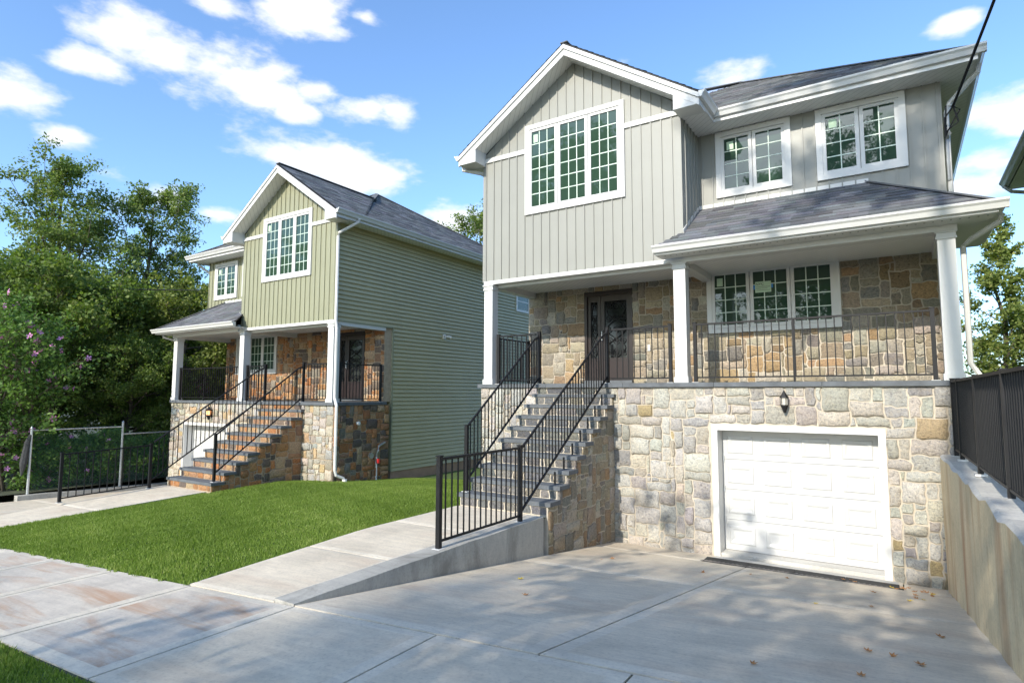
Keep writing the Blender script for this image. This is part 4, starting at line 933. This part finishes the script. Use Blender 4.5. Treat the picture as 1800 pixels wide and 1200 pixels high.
def tree_mesh(seed, h, r0, start, spread, shape, nb, leaves, size, mat, up=.55, gaps=.0, lean=.02, stems=1, clear=0.0):
    """returns trunk mesh and crown mesh; shape(t) gives the reach of a limb at height fraction t"""
    r = np.random.default_rng(seed); mb = MB(); tips = []
    for st in range(stems):
        wob = r.normal(0, lean*h, (7, 3)); wob[:, 2] = 0; wob[0] = 0; base_ = np.array([r.normal(0, .25*(stems > 1)), r.normal(0, .25*(stems > 1)), -.15])
        tr = [base_+np.array([0, 0, (h*.97+.15)*k/6])+wob[k]*k/6+(np.array([r.normal(), r.normal(), 0])*.10*h*k/6 if stems > 1 else 0) for k in range(7)]
        mb.tube(tr, [r0*(1-.9*k/6) for k in range(7)], 8)
        for i in range(nb):
            t = start+(1-start)*(i+r.uniform(0, 1))/nb; t = min(t, .985); f = t*6; k = min(5, int(f)); p = tr[k]+(tr[k+1]-tr[k])*(f-k)
            az = i*2.399+r.normal(0, .35); L = spread*shape((t-start)/(1-start))*r.uniform(.75, 1.15)
            el = up*r.uniform(.5, 1.3)+.25*(t > .85); d = np.array([cos(az)*cos(el), sin(az)*cos(el), sin(el)]); pts = [p]
            for q in range(4):
                d = d+r.normal(0, .12, 3)+np.array([0, 0, .05]); d /= np.linalg.norm(d); pts.append(pts[-1]+d*L/4)
            rb = r0*(1-.88*t)*.5; mb.tube(pts, [rb, rb*.75, rb*.5, rb*.32, .008], 5, cap=False)
            for q in range(9):
                u = r.uniform(.25, 1.0)*4; k2 = min(3, int(u)); p2 = pts[k2]+(pts[k2+1]-pts[k2])*(u-k2); d2 = d*.5+r.normal(0, .7, 3); d2[2] += .15; d2 /= np.linalg.norm(d2); l2 = L*r.uniform(.18, .42)
                e2 = p2+d2*l2; mb.tube([p2, (p2+e2)/2+r.normal(0, .04*l2, 3), e2], [rb*.3+.004, rb*.2+.003, .004], 4, cap=False); tips.append((e2, l2)); tips.append(((p2+e2)/2, l2*.8))
            tips.append((pts[-1], L*.25))
    w = np.array([max(.15, l) for _, l in tips]); keep = r.uniform(size=len(tips)) > gaps; ids = [i for i in range(len(tips)) if keep[i]]
    pr_ = w[ids]/w[ids].sum(); ch = r.choice(ids, leaves, p=pr_); C = np.array([tips[i][0] for i in ch]); rad = np.array([.16+.34*tips[i][1] for i in ch])
    g = r.normal(size=(leaves, 3)); g /= np.linalg.norm(g, axis=1)[:, None]; P = C+g*(rad*r.uniform(0, 1, leaves)**.5)[:, None]*np.array([1, 1, .7]); P = P[P[:, 2] > clear]
    tm = mesh('trunk', mb.v, mb.f, MAT['bark'], smooth=True)
    return tm, leaf_mesh('crown', P, size, mat, seed+1)
def tree(name, label, cat, ms, loc, rz=0, sc=1.0, group=None, szz=None):
    T = thing(name, label, cat, loc, group); T.rotation_euler = (0, 0, rz); T.scale = (sc, sc, szz or sc)
    for nm, me in zip(('trunk', 'crown'), ms):
        o = bpy.data.objects.new(nm, me); COL.objects.link(o); o.parent = T; reg(o, loc)
    return T
dome = lambda t: (max(0.0, 1-(2*t-.75)**2/1.7))**.5*(1 if t < .9 else .8)
cone = lambda t: .25+.85*(1-t)
airy = tree_mesh(5, 14.0, .26, .28, 4.1, dome, 30, 26000, .145, MAT['leaf_a'], up=.8, gaps=.14)
airy2 = tree_mesh(15, 14.0, .24, .25, 3.7, dome, 30, 25000, .145, MAT['leaf_a'], up=.8, gaps=.18)
dense = tree_mesh(8, 8.0, .2, .12, 3.6, dome, 32, 30000, .145, MAT['leaf_b'], up=.5)
dense2 = tree_mesh(9, 8.0, .2, .10, 3.6, dome, 32, 28000, .145, MAT['leaf_c'], up=.45)
shrub = tree_mesh(10, 5.4, .06, .18, 1.9, dome, 16, 15000, .11, MAT['leaf_d'], up=.8, stems=4)
bush = tree_mesh(11, 1.3, .03, .08, .8, dome, 10, 2600, .10, MAT['leaf_d'], up=.6, stems=3)
colm = tree_mesh(12, 8.2, .13, .12, 1.9, cone, 34, 13000, .14, MAT['leaf_c'], up=.75)
tree('tall_tree', 'tall airy tree with open crown above the woodland, far side of driveway fence', 'tree', airy, (-31, 11.0, -.2), .5, .90)
tree('tall_tree', 'tall open-crowned tree leaning toward the sage house roof', 'tree', airy2, (-30.5, 14.3, -.2), 2.1, .92)
DG = 'dense trees behind the chain-link fence'
spots = [(dense2, -27.0, 18.8, 1.1, .4, 0), (dense, -27.5, 9.2, 1.0, 1, 0), (dense, -28.5, 12.6, .95, 2.3, 0), (dense2, -26.2, 14.2, .92, 3.1, 0), (dense, -33.5, 8, 1.1, 4, 0), (dense, -36, 17, 1.1, 5, 0), (dense2, -34, 23, 1.25, .9, 0), (dense, -42, 13, 1.2, 1.7, 0), (dense, -31, 27, 1.3, 2.9, 0), (dense, -40, 30, 1.5, 3.7, 0), (dense, -26.5, 7.2, .8, 5.3, 0), (dense, -46, 22, 1.2, .2, 0), (dense, -25.0, 11.3, .62, .8, 0)]
for k, (ms, x, y, sc, rz, _) in enumerate(spots):
    tree('leafy_tree', 'yellow-green leafy tree in the wood beyond the chain-link fence' if ms is dense2 else 'dark dense leafy tree in the wood beyond the chain-link fence', 'tree', ms, (x, y, -.2), rz, sc, DG if ms is dense else 'yellow-green trees behind the chain-link fence')
rs = tree('flowering_shrub', 'tall rose-of-sharon shrub with mauve blossoms beside the fence', 'shrub', shrub, (-22.95, 7.0, -.2), .3, 1.0)
def blossom_mesh():
    V = [(0, 0, .01)]; F = []
    for k in range(5):
        a = 2*pi*k/5; n = len(V)
        V += [(.03*cos(a-.5), .03*sin(a-.5), .02), (.07*cos(a-.3), .07*sin(a-.3), .035), (.075*cos(a+.3), .075*sin(a+.3), .035), (.03*cos(a+.5), .03*sin(a+.5), .02)]; F += [(0, n, n+1, n+2, n+3)]
    return mesh('blossom', V, F, MAT['petal'])
BM = blossom_mesh()
cm = shrub[1]; co = np.zeros(len(cm.vertices)*3, np.float32); cm.vertices.foreach_get('co', co); co = co.reshape(-1, 3)
for k in range(120):
    p = co[rng.integers(len(co))]
    if p[1]-p[0] > .4 or p[2] < 1.2: continue
    o = bpy.data.objects.new('blossom', BM); COL.objects.link(o); o.parent = rs; o.location = tuple(p*1.03); o.rotation_euler = (rng.uniform(.6, 1.8), rng.uniform(-.6, .6), rng.uniform(0, 6)); o.scale = (1.4,)*3
bk = [(-22.6, 8.0), (-22.5, 9.1), (-22.6, 10.1), (-22.5, 11.2), (-22.9, 7.3)]
for k, (x, y) in enumerate(bk):
    b_ = tree('garden_bush', 'low green flowering bush right behind the chain-link fence', 'bush', bush, (x, y, -.17), k*1.3, .95+.1*(k % 3), 'bushes behind the chain-link fence')
    if k in (0, 1, 4):
        cm = bush[1]; c2 = np.zeros(len(cm.vertices)*3, np.float32); cm.vertices.foreach_get('co', c2); c2 = c2.reshape(-1, 3)
        for q in range(14):
            p = c2[rng.integers(len(c2))]; o = bpy.data.objects.new('blossom', BM); COL.objects.link(o); o.parent = b_; o.location = tuple(p*1.04); o.rotation_euler = (rng.uniform(.6, 1.8), 0, rng.uniform(0, 6))
tree('columnar_tree', 'upright young green tree beyond the iron fence', 'tree', colm, (3.25, 28, 1.7), .4, .95)
tree('columnar_tree', 'second green tree partly hidden behind the upright young tree', 'tree', colm, (5.9, 31, 1.7), 1.4, .8)
tree('leafy_tree', 'green tree top showing between the two houses', 'tree', airy2, (-23.0, 31, -.3), .9, 1.06)
# trees across the street: behind the camera, seen as reflections and as dappled shade on drive and walls
STG = 'street trees across the road'
shade_lo = tree_mesh(31, 8.7, .2, .50, 3.7, dome, 22, 2700, .24, MAT['leaf_b'], up=.35, gaps=.5)
shade_hi = tree_mesh(33, 21.5, .34, .78, 4.2, dome, 20, 4600, .26, MAT['leaf_b'], up=.4, gaps=.5)
tree('street_tree', 'broad street tree shading the driveway from the road side', 'tree', shade_lo, (-2.2, -6.6, 1.0), 0, 1.0, szz=.90)
tree('street_tree', 'very tall street tree with a high crown across the road', 'tree', shade_hi, (-.6, -9.5, 1.0), 0, 1.0)
for k, (x, y, sc) in enumerate([(-45, -46, 2.5), (-37, -47, 2.5), (-30, -46, 2.4), (-85, -46, 2.0), (-95, -47, 2.0), (-105, -47, 2.0), (-13, -47, 1.9), (-6, -48, 2.05), (2, -47, 1.95)]):
    tree('street_tree', 'leafy tree standing across the road from the houses', 'tree', airy if k % 2 else airy2, (x, y, base(x)-.2), k*1.1, sc, STG)

# ---------------------------------------------------------------- fallen leaves
def leaf_shape():
    V = [(0, 0, .004)]; R = [.5, 1, .55, .95, .5, 1.1, .5, .95, .55, 1, .5, .3]
    for k, q in enumerate(R): a = 2*pi*k/len(R); V.append((.05*q*cos(a), .05*q*sin(a), .004+.012*(k % 2)))
    return V, [(0, 1+k, 1+(k+1) % len(R)) for k in range(len(R))]
LV, LF = leaf_shape(); LM = [mesh('fallen_leaf', LV, LF, MAT['dry_leaf']), mesh('fallen_leaf', LV, LF, MAT['yellow_leaf'])]
lp = [(-.35+rng.normal(0, .28), 10.0+rng.normal(0, .13)) for _ in range(16)]+[(rng.uniform(-.5, .35), rng.uniform(8.4, 9.9)) for _ in range(8)]+[(rng.uniform(-4.2, .2), rng.uniform(4.2, 9.8)) for _ in range(16)]
for k, (x, y) in enumerate(lp):
    yl = k % 6 == 5; o = link('fallen_leaf', LM[1 if yl else 0], (x, y, drive1(x, y)+.006)); s_ = rng.uniform(.55, 1.1); o.scale = (s_, s_*rng.uniform(.6, 1), s_); o.rotation_euler = (rng.uniform(-.2, .2), rng.uniform(-.2, .2), rng.uniform(0, 6))
    tag(o, 'yellow fallen leaf lying on the concrete driveway' if yl else 'dry brown fallen leaf lying on the concrete driveway', 'leaf', 'yellow fallen leaves' if yl else 'brown fallen leaves')
